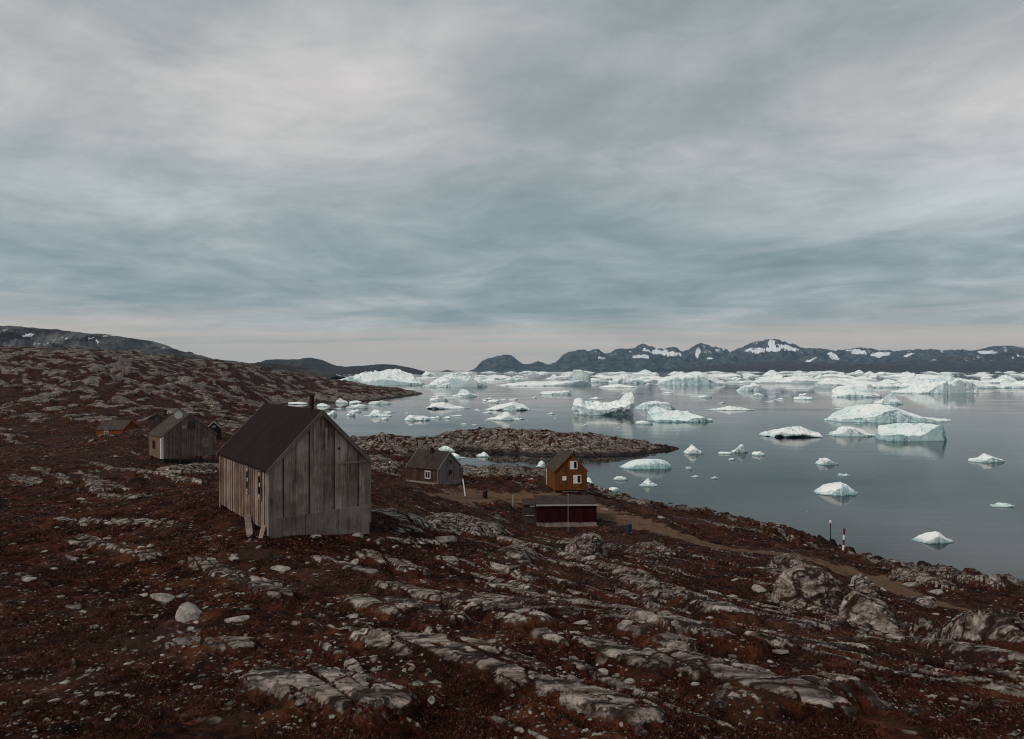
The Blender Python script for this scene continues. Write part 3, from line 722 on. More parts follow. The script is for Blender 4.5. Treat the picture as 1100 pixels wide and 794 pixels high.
# dark red shed ----------------------------------------------------------
ctr, rz = SITES['shed']
root = empty('red_shed', ctr, rz); tag(root, 'long low dark red shed with a flat dark roof on a pale concrete base', 'shed')
W, L = 6.6, 3.4
MB().box(-W/2, W/2, -L/2, L/2, -.6, .46).build('foundation', M['band'], root)
wl = MB().extrude([(-L/2 + .04, .46), (L/2 - .04, .46), (L/2 - .04, 2.70), (-L/2 + .04, 2.40)], 'x', -W/2 + .02, W/2 - .02)
wall_boards(wl, (-W/2, -L/2 + .03), (W/2, -L/2 + .03), .40, lambda t: 2.41, .15, .02, (0, -1))
for sx in (-1, 1): wall_boards(wl, (sx * (W/2 - .03), -L/2 + .05), (sx * (W/2 - .03), L/2 - .05), .40, lambda t: 2.40 + .28 * (t), .15, .02, (sx, 0))
wl.build('wall', M['red'], root)
MB().extrude([(-L/2 - .25, 2.41), (L/2 + .15, 2.75), (L/2 + .15, 2.83), (-L/2 - .25, 2.49)], 'x', -W/2 - .14, W/2 + .14).build('roof', M['felt_dark'], root)
MB().box(-W/2 - .15, W/2 + .15, -L/2 - .285, -L/2 - .255, 2.33, 2.50).build('fascia', M['cream'], root)
an = MB().box(-W/2 - 1.45, -W/2 - .02, -L/2 + .9, L/2 - .3, -.5, 2.25).build('annex', M['dgrey'], root)
MB().extrude([(-L/2 + .7, 2.26), (L/2 - .2, 2.5), (L/2 - .2, 2.57), (-L/2 + .7, 2.33)], 'x', -W/2 - 1.55, -W/2 - .16).build('annex_roof', M['felt_dark'], an)
MB().box(-W/2 - 1.3, -W/2 - .2, -L/2 + .84, -L/2 + .89, 1.05, 1.12).build('annex_rail', M['cream'], an)
MB().box(-W/2 - .75, -W/2 - .2, -L/2 + .65, -L/2 + .69, 2.1, 2.2).build('annex_fascia', M['cream'], an)
MB().box(.9, 1.8, -L/2 - .03, -L/2 + .0, .5, 2.1).build('door', M['red'], root)

# orange house at the far left --------------------------------------------
W, L = 5.0, 4.0
root, roof = house('orange', 'orange_house', 'bright orange house with a grey roof, half hidden in a dip of the rocks', 'house',
             L, W, -.4, 1.75, 1.35, M['orange'], M['orange'], M['felt_grey'], (.2, .2), (.12, .15), 'orange')
root.rotation_euler.z += R(78); root.location.z -= .55
ctr, _ = SITES['orange']
dm = MB().extrude([(-.75, 1.2), (.75, 1.2), (.75, 2.35), (0, 2.95), (-.75, 2.35)], 'x', .3, 2.25); dm.v = [(p[0], p[1] - 1.35, p[2]) for p in dm.v]
dmo = dm.build('dormer', M['orange'], root)
window(root, 'left', .6, .7, .8, .8, W, L, 'white', mull=1)

# two dark huts behind the stilt house ---------------------------------------
root, roof = house('hut', 'tarred_hut', 'tiny black tarred hut with a gable, behind the right wall of the stilt house', 'hut', 1.9, 2.2, -.3, 1.55, .95, M['black'], M['black'], M['felt_dark'], (.16, .16), (.1, .1), 'cream')
MB().box(-.3, .25, -1.16, -1.12, 1.5, 1.95).build('hatch', M['grey'], root)
root, roof = house('dark', 'tarred_hut', 'low dark hut with a stub chimney, behind the roof of the stilt house', 'hut', 2.3, 2.5, -.3, 1.6, .6, M['dgrey'], M['dgrey'], M['felt_dark'], (.18, .18), (.1, .1), 'dgrey')
MB().box(.5, .85, -.2, .15, 1.9, 2.75).build('chimney', M['metal'], roof)

# ------------------------------------------------------------------ posts, lamps, barrel
def foot(px, py, Y): return Vector(((px - CX) / F * Y, Y, 0))
def stand(px, Y):
    x = (px - CX) / F * Y; return Vector((x, Y, gz(x, Y) - .03))
p = stand(892, 68.5)
r_ = empty('lamp_post', p); tag(r_, 'thin dark post topped by a small white lamp, beside the striped marker', 'lamp post')
MB().tube((0,0,-.3), (0,0,3.0), .05, .04).build('post', M['metal'], r_)
ln = MB(); ln.tube((0,0,3.0), (0,0,3.18), .10, .13, 12); ln.tube((0,0,3.18), (0,0,3.26), .13, .04, 12); ln.build('lantern', M['white'], r_)
p = stand(905.5, 69.0)
r_ = empty('striped_marker', p); tag(r_, 'red and white striped navigation marker standing at the water edge', 'marker'); r_.rotation_euler = (0, R(3), 0)
for i in range(5): MB().tube((0,0,-.2 if i == 0 else .5 * i), (0,0,.5 * i + .5), .095, .095, 14).build('band', M['redp' if i % 2 == 0 else 'white'], r_)
MB().tube((0,0,2.5), (0,0,2.58), .125, .125, 14).build('cap', M['redp'], r_)
p = stand(610.3, 75.6)
r_ = empty('flagpole', p); tag(r_, 'tall thin bare pole in front of the dark red shed', 'pole')
MB().tube((0,0,-.3), (0,0,4.0), .035, .025).build('pole', M['galv'], r_); MB().tube((0,0,4.0), (0,0,4.06), .05, .03).build('finial', M['white'], r_)
p = stand(500, 86); r_ = empty('leaning_post', p); tag(r_, 'white wooden post leaning over beside the dark brown and grey house', 'post')
mb = MB().bar((0,0,-.2), (-.32, .05, 2.05), .14); mb.build('post', M['white'], r_); MB().bar((-.32,.05,2.05), (-.34,.05,2.12), .17).build('cap', M['cream'], r_)
p = stand(551, 84); r_ = empty('fence_post', p); tag(r_, 'single thin grey post standing on the bare gravel between the houses', 'post')
MB().box(-.06,.06,-.06,.06,-.2,1.45).build('post', M['cream'], r_); MB().box(-.075,.075,-.075,.075,1.452,1.5).build('cap', M['grey'], r_)
p = stand(419, 103); r_ = empty('lamp_post', p); tag(r_, 'slim post with a pale head by the channel, between the two largest grey houses', 'lamp post')
MB().tube((0,0,-.3), (0,0,2.0), .05, .04).build('post', M['metal'], r_); MB().tube((0,0,2.0), (0,0,2.22), .14, .10, 12).build('lantern', M['white'], r_)
def barrel(px, Y, m, label):
    p = stand(px, Y); r_ = empty('oil_drum', p); tag(r_, label, 'drum')
    b_ = MB(); b_.tube((0,0,0), (0,0,.88), .29, .29, 20)
    for zz in (.02, .29, .58, .84): b_.tube((0,0,zz), (0,0,zz + .03), .305, .305, 20)
    b_.build('barrel', m, r_); MB().tube((.12,0,.881), (.12,0,.91), .035).build('bung', M['metal'], r_)
barrel(521, 86.5, M['black'], 'black drum standing on the bare gravel near the leaning white post')
barrel(675.5, 72, M['blue'], 'dark blue drum on the heath to the side of the red shed')

# ------------------------------------------------------------------ stones
def noise3(v, f, seed):
    return (pn(v[:,0]*f + v[:,2]*f*.7, v[:,1]*f - v[:,2]*f*.4, seed) + pn(v[:,1]*f + 3.1, v[:,2]*f + v[:,0]*f*.5, seed + 7) + pn(v[:,2]*f - 5.3, v[:,0]*f + v[:,1]*f*.6, seed + 13)) / 1.6
def ico(sub):
    bm = bmesh.new(); bmesh.ops.create_icosphere(bm, subdivisions=sub, radius=1.0)
    v = np.array([q.co[:] for q in bm.verts]); f = np.array([[q.index for q in t.verts] for t in bm.faces]); bm.free()
    return v, f
def stone_shape(seed, sub=3, flat=.55):
    v, f = ico(sub); r = np.random.default_rng(seed)
    v = v * (1 + .22 * noise3(v, .9, seed)[:, None])
    for _ in range(9):      # broken faces
        d = r.normal(size=3); d /= np.linalg.norm(d); lim = r.uniform(.55, .85)
        over = np.maximum(v @ d - lim, 0); v = v - over[:, None] * d * .92
    v = v * (1 + .05 * noise3(v, 3.2, seed + 3)[:, None])
    return v * np.array([1.35, .8, flat]), f
sm, nt, b = mat('lichen_stone'); n = N(nt)
tc = n.node('ShaderNodeTexCoord').outputs['Object']; ps = n.node('ShaderNodeNewGeometry'); rnd = n.node('ShaderNodeObjectInfo').outputs['Random']
f1 = n.noise(ps.outputs['Position'], 5, 7, .7); f2 = n.noise(ps.outputs['Position'], 14, 5, .7)
c = n.ramp(n.math('ADD', f1, n.math('MULTIPLY', n.math('SUBTRACT', ps.outputs['Random Per Island'], .5), .3)), [(.3, (.05, .040, .035)), (.5, (.135, .115, .103)), (.70, (.32, .285, .262))])
c = n.mix(n.math('MULTIPLY', n.step(f2, .56, .64), .7), c, (.028, .022, .02))
nt.links.new(c, b.inputs['Base Color']); b.inputs['Roughness'].default_value = .95; b.inputs['Specular IOR Level'].default_value = .05
nt.links.new(n.bump(f2, .7, .03), b.inputs['Normal'])
tmpl = []
for i in range(8):
    v, f = stone_shape(100 + i, 3, [.36, .45, .3, .4, .5, .36, .28, .42][i]); tmpl.append(np_mesh('stone', v, f, False)); tmpl[-1].materials.append(sm)
hero = [(176,645,.36,0,'broad grey boulder below the long rock rib in the near heath'), (205,662,.42,2,'flat grey slab lying low on the near heath'), (254,667,.26,1,'small pale pointed stone on the near heath'),
        (303,614,.26,4,'pale round boulder alone on the red heath below the largest house'), (252,604,.18,4,'upright little stone on the rib of bare rock'), (477,582,.42,1,'bright pale boulder on the heath below the dark brown and grey house'),
        (815,634,.40,5,'rounded pinkish boulder just beside the big bare outcrop'), (912,696,.34,3,'grey boulder at the foot of the lower outcrop'), (787,641,.3,2,'flat stone on the heath short of the rounded pinkish boulder'), (962,690,.3,0,'squat stone below the lower outcrop'),
        (1003,640,.5,1,'pale boulder beside the gravel track near the water'), (340,579,.22,4,'pale stone against the foot of the largest house gable'), (385,577,.30,2,'flat pale stone at the corner of the largest house')]
def put_stone(me, x, y, s_, label, group=None, sink=.35):
    o = link('boulder', me); o.location = (x, y, gz(x, y) + s_ * (.5 - sink) * .6)
    o.scale = (s_, s_, s_); o.rotation_euler = (random.uniform(-.3, .3), random.uniform(-.3, .3), TH + random.gauss(0, .5))
    tag(o, label, 'boulder', group); return o
for px, py, s_, k, lab in hero:
    h_ = hit(px, py); put_stone(tmpl[k], h_[0], h_[1], s_, lab)
# the big bare rounded outcrops: fractured bedrock with its own shape
def outcrop(px0, px1, py0, py1, seed, label, flat=1.0, deep=.75):
    g0 = hit((px0 + px1) / 2, py1 - 2); Yc = g0[1]; w = (px1 - px0) * Yc / F; hh = (py1 - py0) * Yc / F * flat * 1.25; w *= 1.08
    v, f = ico(6); r = np.random.default_rng(seed)
    v = v * (1 + .30 * noise3(v, .8, seed)[:, None])
    for _ in range(12):
        d = r.normal(size=3); d[2] = abs(d[2]) * .6; d /= np.linalg.norm(d); over = np.maximum(v @ d - r.uniform(.62, .92), 0); v = v - over[:, None] * d * .85
    v = v * np.array([w / 2, w / 2 * deep, hh * .8])
    # bedding joints dipping to one side, and cross joints
    wob = noise3(v, .9, seed + 5)
    t1 = v[:, 2] * 1.0 + v[:, 0] * .45 + v[:, 1] * .25 + .25 * wob; t2 = v[:, 0] * .9 - v[:, 2] * .35 + .35 * noise3(v, .7, seed + 6)
    j1 = sstep(.80, 1, ridge(pn(t1 / .30, 0 * t1 + seed, seed + 8))); j2 = sstep(.86, 1, ridge(pn(t2 / .55, 0 * t2 + seed, seed + 9)))
    nn = v / (np.array([w / 2, w / 2 * deep, hh * .8]) ** 2); nn /= np.linalg.norm(nn, axis=1)[:, None]
    v = v - nn * (.055 * j1 + .06 * j2)[:, None] + nn * (.10 * noise3(v, 1.6, seed + 10) + .035 * noise3(v, 5, seed + 11))[:, None]
    keep = v[:, 2] > -hh * .45
    me = np_mesh('rock_outcrop', v, f, True)
    attr(me, 'rock', np.clip(1.25 - .62 * np.maximum(j1, .8 * j2), 0, 1.3)); attr(me, 'sand', np.zeros(len(v)))
    o = link('rock_outcrop', me, M_ground); o.location = (g0[0], Yc + w / 2 * deep * .3, gz(g0[0], Yc + w / 2 * deep * .3) - hh * .02); o.rotation_euler.z = r.uniform(-.4, .4)
    tag(o, label, 'rock outcrop')
outcrop(834, 911, 617, 662, 61, 'big pale rounded outcrop with dark joints, short of the gravel track')
outcrop(904, 976, 641, 682, 62, 'broad pale outcrop, lower neighbour of the big rounded outcrop')
outcrop(822, 884, 596, 619, 63, 'low cracked outcrop edging the gravel track above the big rounded outcrop', .9)
outcrop(910, 948, 620, 642, 64, 'small outcrop wedged between the big rounded outcrop and the gravel track', .9)
outcrop(602, 654, 567, 599, 65, 'fractured pale outcrop right below the red shed', .8)
outcrop(978, 1012, 640, 656, 66, 'small grey outcrop at the edge of the gravel track, nearest the water', .8)
# loose boulders, each one its own object
cnt = 0; tries = 0
while cnt < 150 and tries < 5000:
    tries += 1
    px = random.uniform(-20, 1120); py = 440 + 340 * random.random() ** .8
    h_ = hit(px, py)
    if h_[1] > 300 or base_h(h_[0], h_[1]) < .8: continue
    if any(math.hypot(h_[0] - a, h_[1] - b_) < r0 * 1.3 for a, b_, r0 in pads): continue
    if min(np.hypot(*(_pd - h_).T)) < 1.2: continue
    spx = random.choice([4, 5, 6, 7, 8, 10, 13]) * random.uniform(.8, 1.2) * (1 if py > 560 else .7)
    put_stone(tmpl[cnt % 8], h_[0], h_[1], spx * h_[1] / F / 1.8, 'grey lichen spotted boulder lying loose among the red heath and bare rock', 'loose boulders on the heath'); cnt += 1
# rubble: thousands of small stones, one object
vs, fs = [], []; base_i = 0
lo = [stone_shape(200 + i, 1, .34) for i in range(10)]
N_R = 9000
px = rng.uniform(-60, 1160, N_R * 3); py = 428 + 372 * rng.random(N_R * 3) ** .75
u = (px - CX) / F; q = (py - CY) / F
hh = base_h(u[:, None] * _ys[None, ::3], np.broadcast_to(_ys[None, ::3], (len(u), len(_ys[::3]))))
kk = np.argmax(hh >= EYE - q[:, None] * _ys[None, ::3], axis=1); Yr = _ys[::3][kk] * rng.uniform(.99, 1.01, len(u)); Xr = u * Yr
dn = fbm(Xr / 3.5, Yr / 3.5, 301, 3)
ok = (base_h(Xr, Yr) > .5) & (Yr < 400) & (kk > 0) & (dn > -.12)
for a, b_, r0 in pads: ok &= np.hypot(Xr - a, Yr - b_) > r0 * .95
for a, q2 in zip(path_pts[:-1], path_pts[1:]): ok &= seg_dist(Xr, Yr, a, q2) > 1.0
Xr, Yr = Xr[ok][:N_R], Yr[ok][:N_R]
zr, rk, _, _ = full_h(Xr, Yr, Yr / 700)
size = np.exp(rng.normal(0, .62, len(Xr))) * 1.05 * Yr / F * np.clip(20 / Yr, .62, 1.15)
for i in range(len(Xr)):
    v, f = lo[i % 10]; a = rng.uniform(0, 6.28); ca, sa = math.cos(a), math.sin(a); s_ = size[i]
    w = np.stack([v[:,0]*ca - v[:,1]*sa, v[:,0]*sa + v[:,1]*ca, v[:,2]], 1) * s_ + np.array([Xr[i], Yr[i], zr[i] + s_ * .05])
    vs.append(w); fs.append(f + base_i); base_i += len(v)
me = np_mesh('rubble', np.concatenate(vs), np.concatenate(fs), False)
o = link('rubble', me, sm); tag(o, 'small loose grey stones strewn over the heath', kind='stuff')

# ------------------------------------------------------------------ heath plants: short twiggy tufts, one object
hm, nt, b = mat('heath_twigs'); n = N(nt)
ps = n.node('ShaderNodeNewGeometry'); r0 = ps.outputs['Random Per Island']
c = n.ramp(r0, [(0, (.004, .0024, .002)), (.45, (.020, .0068, .0046)), (.75, (.042, .0135, .0075)), (.92, (.075, .028, .012)), (1, (.12, .08, .05))])
nt.links.new(c, b.inputs['Base Color']); b.inputs['Roughness'].default_value = .95; b.inputs['Specular IOR Level'].default_value = .03
N_T = 42000
px = rng.uniform(-120, 1220, N_T * 2); py = 500 + 300 * rng.random(N_T * 2) ** .8
u = (px - CX) / F; q = (py - CY) / F
Yt = np.empty(len(u)); 
for i in range(0, len(u), 8000):
    sl = slice(i, i + 8000); yy = _ys[:650:2]
    hh = base_h(u[sl][:, None] * yy[None, :], np.broadcast_to(yy[None, :], (len(u[sl]), len(yy))))
    kk = np.argmax(hh >= EYE - q[sl][:, None] * yy[None, :], axis=1); Yt[sl] = np.where(kk > 0, yy[kk] * rng.uniform(.985, 1.015, len(kk)), -1)
ok = (Yt > 0) & (Yt < 75); Yt = Yt[ok]; Xt = u[ok] * Yt
zt, rk, sd, _ = full_h(Xt, Yt, Yt / 700)
ok = (rk < .35) & (sd < .2) & (zt > 1.2) & (fbm(Xt / 1.6, Yt / 1.6, 401, 3) > -.1)
for a, b_, r1 in pads: ok &= np.hypot(Xt - a, Yt - b_) > r1 * .8
Xt, Yt, zt = Xt[ok][:N_T], Yt[ok][:N_T], zt[ok][:N_T]
K = 7; n_ = len(Xt)
ang = rng.uniform(0, 6.28, (n_, K)); ln_ = (.018 + .024 * rng.random((n_, K))) * np.clip(Yt / 18, .8, 2.0)[:, None]
wd = .008 * np.clip(Yt / 14, .8, 3.2)[:, None] * rng.uniform(.7, 1.4, (n_, K)); lean = rng.uniform(.8, 2.6, (n_, K))
ox = rng.normal(0, .07, (n_, K)) * np.clip(Yt / 18, .8, 2)[:, None]; oy = rng.normal(0, .07, (n_, K)) * np.clip(Yt / 18, .8, 2)[:, None]
bx = Xt[:, None] + ox; by = Yt[:, None] + oy; bz = np.broadcast_to(zt[:, None] - .01, bx.shape)
dx, dy = np.cos(ang), np.sin(ang)
tip = np.stack([bx + dx * ln_ * lean, by + dy * ln_ * lean, bz + ln_], -1)
p0 = np.stack([bx - dy * wd, by + dx * wd, bz], -1); p1 = np.stack([bx + dy * wd, by - dx * wd, bz], -1)
p3 = tip + np.stack([-dy * wd * .5, dx * wd * .5, 0 * dx], -1); p2 = tip + np.stack([dy * wd * .5, -dx * wd * .5, 0 * dx], -1)
co = np.stack([p0, p1, p2, p3], 2).reshape(-1, 3); me = np_mesh('heath', co, np.arange(len(co)).reshape(-1, 4), False)
o = link('heath', me, hm); tag(o, 'low dark red heath twigs covering the slope', kind='stuff')

# ------------------------------------------------------------------ ice
im, nt, b = mat('glacier_ice'); n = N(nt)
tc = n.node('ShaderNodeTexCoord').outputs['Object']; g = n.node('ShaderNodeNewGeometry'); oi = n.node('ShaderNodeObjectInfo')
spx = n.node('ShaderNodeSeparateXYZ'); nt.links.new(g.outputs['Normal'], spx.inputs[0])
blue = n.attr('blue').outputs['Fac']
f = n.noise(g.outputs['Position'], .35, 5, .6); fi = n.noise(g.outputs['Position'], 1.6, 5, .65)
snow = n.step(n.math('ADD', spx.outputs[2], n.math('MULTIPLY', n.math('SUBTRACT', fi, .5), .6)), .25, .75)
ice = n.mix(f, (.49, .61, .645), (.72, .775, .79))
ice = n.mix(blue, ice, n.mix(fi, (.24, .41, .44), (.45, .62, .64)))
c = n.mix(snow, ice, n.mix(n.math('MULTIPLY', blue, .55), (.86, .865, .86), (.54, .71, .73)))
c = n.mix(n.math('MULTIPLY', n.step(n.noise(g.outputs['Position'], .8, 5, .7), .63, .72), .35), c, (.30, .30, .30))
sz = n.node('ShaderNodeSeparateXYZ'); nt.links.new(g.outputs['Position'], sz.inputs[0])
vein = n.step(n.math('ABSOLUTE', n.math('SUBTRACT', n.noise(g.outputs['Position'], .09, 5, .6, .6), .5)), .016, .003)
c = n.mix(n.math('MULTIPLY', vein, .6), c, (.22, .45, .49))
wl = n.step(n.math('ADD', sz.outputs[2], n.math('MULTIPLY', fi, .3)), .55, .15)
c = n.mix(n.math('MULTIPLY', wl, .75), c, (.16, .36, .38))
nt.links.new(c, b.inputs['Base Color']); b.inputs['Roughness'].default_value = .55; b.inputs['Specular IOR Level'].default_value = .35
nt.links.new(n.bump(n.noise(g.outputs['Position'], 1.8, 6, .7), .7, .35), b.inputs['Normal'])

def berg_mesh(seed, w, d, h, prof=None, edge=.16, rough=.5, chips=10, under=0.0, nx=None, dome=.5, ragged=.16, blue=.2, lumps=2.0, crossp=None):
    """an iceberg: rings from the middle of the top out to the rim and down the sides; the top follows the
    height profile prof along x, then broken planes and crumbling in 3D"""
    r = np.random.default_rng(seed)
    nth = nx or int(np.clip(w / max(h, .4) * 34, 90, 240)); nt_, ns_ = int(np.clip(nth / 5, 18, 40)), int(np.clip(nth / 9, 10, 22))
    th = np.linspace(0, 2 * np.pi, nth, endpoint=False)
    lim = .92 + ragged * 1.3 * fbm(np.cos(th) * 1.6 + seed * 1.7, np.sin(th) * 1.6, seed, 5, .62)
    se = (np.abs(np.cos(th)) ** 2.7 + np.abs(np.sin(th)) ** 2.7) ** (-1 / 2.7) * lim
    ft = np.linspace(0.02, 1, nt_) ** .8
    pf = np.ones(7) if prof is None else np.array(prof, float)
    def top(x, y, f):
        P_ = np.interp(x, np.linspace(-.95, .95, len(pf)), pf)
        cr = 1.0 if crossp is None else np.interp(y, np.linspace(-.95, .95, len(crossp)), crossp)
        z = P_ * cr * ((1 - dome) + dome * np.clip(1 - f ** 2.2, 0, 1) ** .5)
        ax, ay = w / 2 / max(h, w * .1), d / 2 / max(h, w * .1)
        rr = fbm(x * ax * lumps * .5 + seed, y * ay * lumps * .5, seed + 5, 4, .6)
        rg = ridge(pn(x * ax * lumps * .6 + seed, y * ay * lumps * .6, seed + 40)) - .55
        z = z * (1 + rough * 1.25 * rr + rough * .5 * rg)
        rc = np.random.default_rng(seed + 9)
        for _ in range(chips):
            a = rc.uniform(0, 6.28); sl = rc.uniform(.3, 2.0); l2 = rc.uniform(.1, .85)
            zc = P_ * rc.uniform(.5, 1.1) - sl * (x * math.cos(a) + y * math.sin(a) * .8 - l2) * .8
            z = np.where(zc < z, np.maximum(zc, z * .4), z)
        return np.clip(z, .05, None)
    Xt = (se[None, :] * np.cos(th)) * ft[:, None]; Yt_ = (se[None, :] * np.sin(th)) * ft[:, None]
    Zt = h * top(Xt, Yt_, np.broadcast_to(ft[:, None], Xt.shape))
    fs_ = np.linspace(0, 1, ns_ + 1)[1:]
    zr = Zt[-1]; low = -.5 * max(1, h * .1)
    Zs = zr[None, :] * (1 - fs_[:, None]) + low * fs_[:, None]
    flare = 1 + edge * .9 * fs_[:, None] ** 1.3 * np.clip(zr / h, .2, 1)[None, :] * (1 + .8 * fbm(th * 3, 0 * th + seed, seed + 3, 3)[None, :])
    if under: flare = flare - (under + .12) * sstep(.25, .95, fs_)[:, None] * sstep(-.25, .15, fbm(th * 1.3, 0 * th + seed, seed + 4, 2))[None, :] * (np.sin(th) < .3)[None, :]
    Xs = Xt[-1][None, :] * flare; Ys_ = Yt_[-1][None, :] * flare
    X = np.r_[Xt, Xs] * w / 2; Y = np.r_[Yt_, Ys_] * d / 2; Z = np.r_[Zt, Zs]
    v = np.stack([X, Y, Z], -1).reshape(-1, 3)
    # crumbling: billowed 3D displacement, finer towards small scales
    L = max(h, w * .10); amp = (.10 + .22 * rough) * L
    q = v / L
    for k, (f, a) in enumerate(((1.1, 1.0), (2.6, .6), (6.0, .45))):
        o3 = np.stack([noise3(q, f, seed + 20 + k), noise3(q + 7.7, f, seed + 30 + k), .6 * noise3(q + 3.3, f, seed + 50 + k)], 1)
        v = v + amp * a * .55 * np.sign(o3) * np.abs(o3) ** .8
    if rough > .18 and chips:      # broken cliff faces
        rc = np.random.default_rng(seed + 99)
        for _ in range(5):
            a = rc.uniform(0, 6.28); dv3 = np.array([math.cos(a) / (w / 2) * d / 2, math.sin(a), rc.uniform(-.05, .22)]); dv3 /= np.linalg.norm(dv3)
            pr = v @ dv3; over = np.maximum(pr - np.quantile(pr, rc.uniform(.93, .99)), 0); v = v - over[:, None] * dv3 * .88
    v[:, 2] = np.where(np.repeat(np.r_[np.zeros(nt_ + ns_ - 1), 1], nth) > 0, low, v[:, 2])
    v = np.r_[v, [[0, 0, v[:nth, 2].mean()]]]
    nr = nt_ + ns_
    i = (np.arange(nr - 1)[:, None] * nth + np.arange(nth)[None, :]).ravel(); j = (np.arange(nr - 1)[:, None] * nth + (np.arange(nth)[None, :] + 1) % nth).ravel()
    tri = np.concatenate([np.stack([i, i + nth, j + nth], 1), np.stack([i, j + nth, j], 1), np.stack([np.full(nth, nr * nth), np.arange(nth), (np.arange(nth) + 1) % nth], 1)])
    me = np_mesh('iceberg', v, tri, False)
    bl = np.clip(blue + .7 * noise3(v / max(L, w * .2), .9, seed + 77), 0, 1) if blue > 0 else np.zeros(len(v))
    attr(me, 'blue', bl); me.materials.append(im)
    return me
def berg(name, label, x0, x1, wl, hpx, seed, rz=None, group=None, depth=.6, cat='iceberg', **kw):
    """a berg whose waterline lies on the sea under photo row wl, x0..x1 wide, hpx tall"""
    Y = EYE * F / (wl - CY); w = (x1 - x0) * Y / F; h = hpx * Y / F * 1.03; d = max(w * depth, h * 1.2)
    me = berg_mesh(seed, w * 1.04, d, h, **kw); me.name = name
    o = link(name, me); o.location = ((x0 + x1) / 2 / F * Y - CX / F * Y, Y + d * .42, 0); o.rotation_euler.z = rz if rz is not None else random.uniform(-.12, .12)
    tag(o, label, cat, group); return o
B = berg
# the big distant bergs
B('iceberg', 'jagged white berg ridge rising behind the low brown peninsula', 346, 452, 414, 22, 1, prof=[.3,.5,.6,.66,.66,.85,1.0,.95,.6], rough=.55, edge=.1, lumps=3, depth=.5)
B('iceberg', 'tall square white pillar berg standing in the far ice', 616, 636, 412, 14, 2, prof=[1,1,.98,.9,.75,.5], rough=.06, edge=.04, chips=1, dome=.0, ragged=.06, blue=0)
B('iceberg', 'blocky white berg with a raised hump at one end, next to the square pillar berg', 655, 697, 412, 14.5, 3, prof=[.6,.55,.6,.62,.75,1,.95,.6], rough=.4, edge=.1)
B('iceberg', 'very long level white berg below the snowy mountains', 710, 786, 413.5, 13, 4, prof=[.3,.8,.85,.8,1,1,.98,.9,.85], rough=.16, edge=.1, chips=5, depth=.35)
B('iceberg', 'low white tongue of ice out from the jagged berg ridge', 452, 520, 416, 15, 5, prof=[.5,.6,.75,.9,.6,.8,.5], rough=.5, edge=.1, depth=.4)
B('iceberg', 'small dirty white berg in front of the far ice, off the peninsula tip', 483, 511, 426.5, 10, 6, prof=[.3,.5,.8,1,.8,.5], rough=.5)
B('iceberg', 'narrow low berg close off the peninsula tip', 470, 487, 416, 6, 7, rough=.5)
B('iceberg', 'long bright white shelf of ice with a dark slot, beneath the tallest snowy peak', 790, 905, 412, 10, 8, prof=[.5,.7,.6,.9,.6,.8,1,.7,.6], rough=.45, depth=.35, edge=.1)
B('iceberg', 'pale ragged berg standing before the long bright shelf of ice', 792, 827, 420, 9, 9, prof=[.5,.9,.7,1,.6,.5], rough=.4)
# middle water
B('iceberg', 'wedge shaped white berg with two upswept horns', 615, 684, 446, 19, 10, prof=[.6,.7,.64,.6,.58,.56,.6,.68,.8,1.0,.95], rough=.34, edge=.05, chips=0, ragged=.07, dome=0.0, under=.1, blue=.05, depth=.42, crossp=[.5,.62,.8,1,1])
B('iceberg', 'low tilted grey white berg with a dark block at one end', 519, 571, 441, 12.5, 11, prof=[.2,.42,.55,.62,.72,1,.7,.62,.3], rough=.3, under=.35, blue=.3)
B('ice_floe', 'crumbled white floe lying just beyond the island crest', 521, 562, 451.5, 8, 12, prof=[.3,.5,.9,1,.5,.2], rough=.6, cat='ice floe', blue=.05)
B('iceberg', 'flat topped white slab behind the stepped turquoise berg', 684, 727, 440, 8.5, 13, prof=[.55,.9,1,.95,.98,.7], rough=.15, dome=.3, chips=3)
B('iceberg', 'stepped pale turquoise berg with a high end', 701, 765, 453.5, 15.5, 14, prof=[.92,1,.86,.62,.68,.72,.7,.6,.35], rough=.18, edge=.09, chips=4, dome=.12, blue=.75)
B('ice_floe', 'small white floe touching the stepped turquoise berg', 683, 702, 456, 3.5, 15, cat='ice floe', blue=0)
B('iceberg', 'smooth turquoise whaleback berg off the island point', 668, 724, 504, 12, 16, prof=[.12,.42,.7,.86,.95,1,.92,.6], rough=.07, chips=1, dome=.75, blue=.85, lumps=1, ragged=.08, edge=.3)
B('iceberg', 'lumpy white berg past the island point', 735, 757, 488, 9, 17, prof=[.4,.7,1,.95,.8], rough=.4)
B('iceberg', 'spiky white berg nearest the shore rocks below the whaleback berg', 687, 708, 522.5, 9.5, 18, prof=[.25,.5,1,.6,.35], rough=.55)
B('ice_floe', 'little low white floe beside the spiky white berg', 660, 675, 516, 4, 19, cat='ice floe', blue=0)
B('ice_floe', 'tiny white floe right of the whaleback berg', 737, 744, 504.5, 3, 20, cat='ice floe', blue=0)
B('ice_floe', 'tiny flat floe between the whaleback berg and open water', 743, 751, 513, 2.2, 21, cat='ice floe', blue=0)
B('iceberg', 'low scattered white berg midway between island and pillar berg', 580, 614, 424, 4.5, 22, rough=.5)
B('ice_floe', 'long thin white floe before the flat topped slab', 757, 815, 441, 6, 23, prof=[.35,.5,.7,1,.6,.5,.3], rough=.4, cat='ice floe', depth=.35, blue=0)
B('iceberg', 'half hidden blue white berg beyond the roof of the dark brown house', 469, 489, 486, 8, 24, prof=[.4,.8,1,.7], rough=.3)
B('iceberg', 'sloping white berg beside the dark brown house gable', 478, 500, 493, 8, 25, prof=[1,.9,.6,.45,.3], rough=.2)
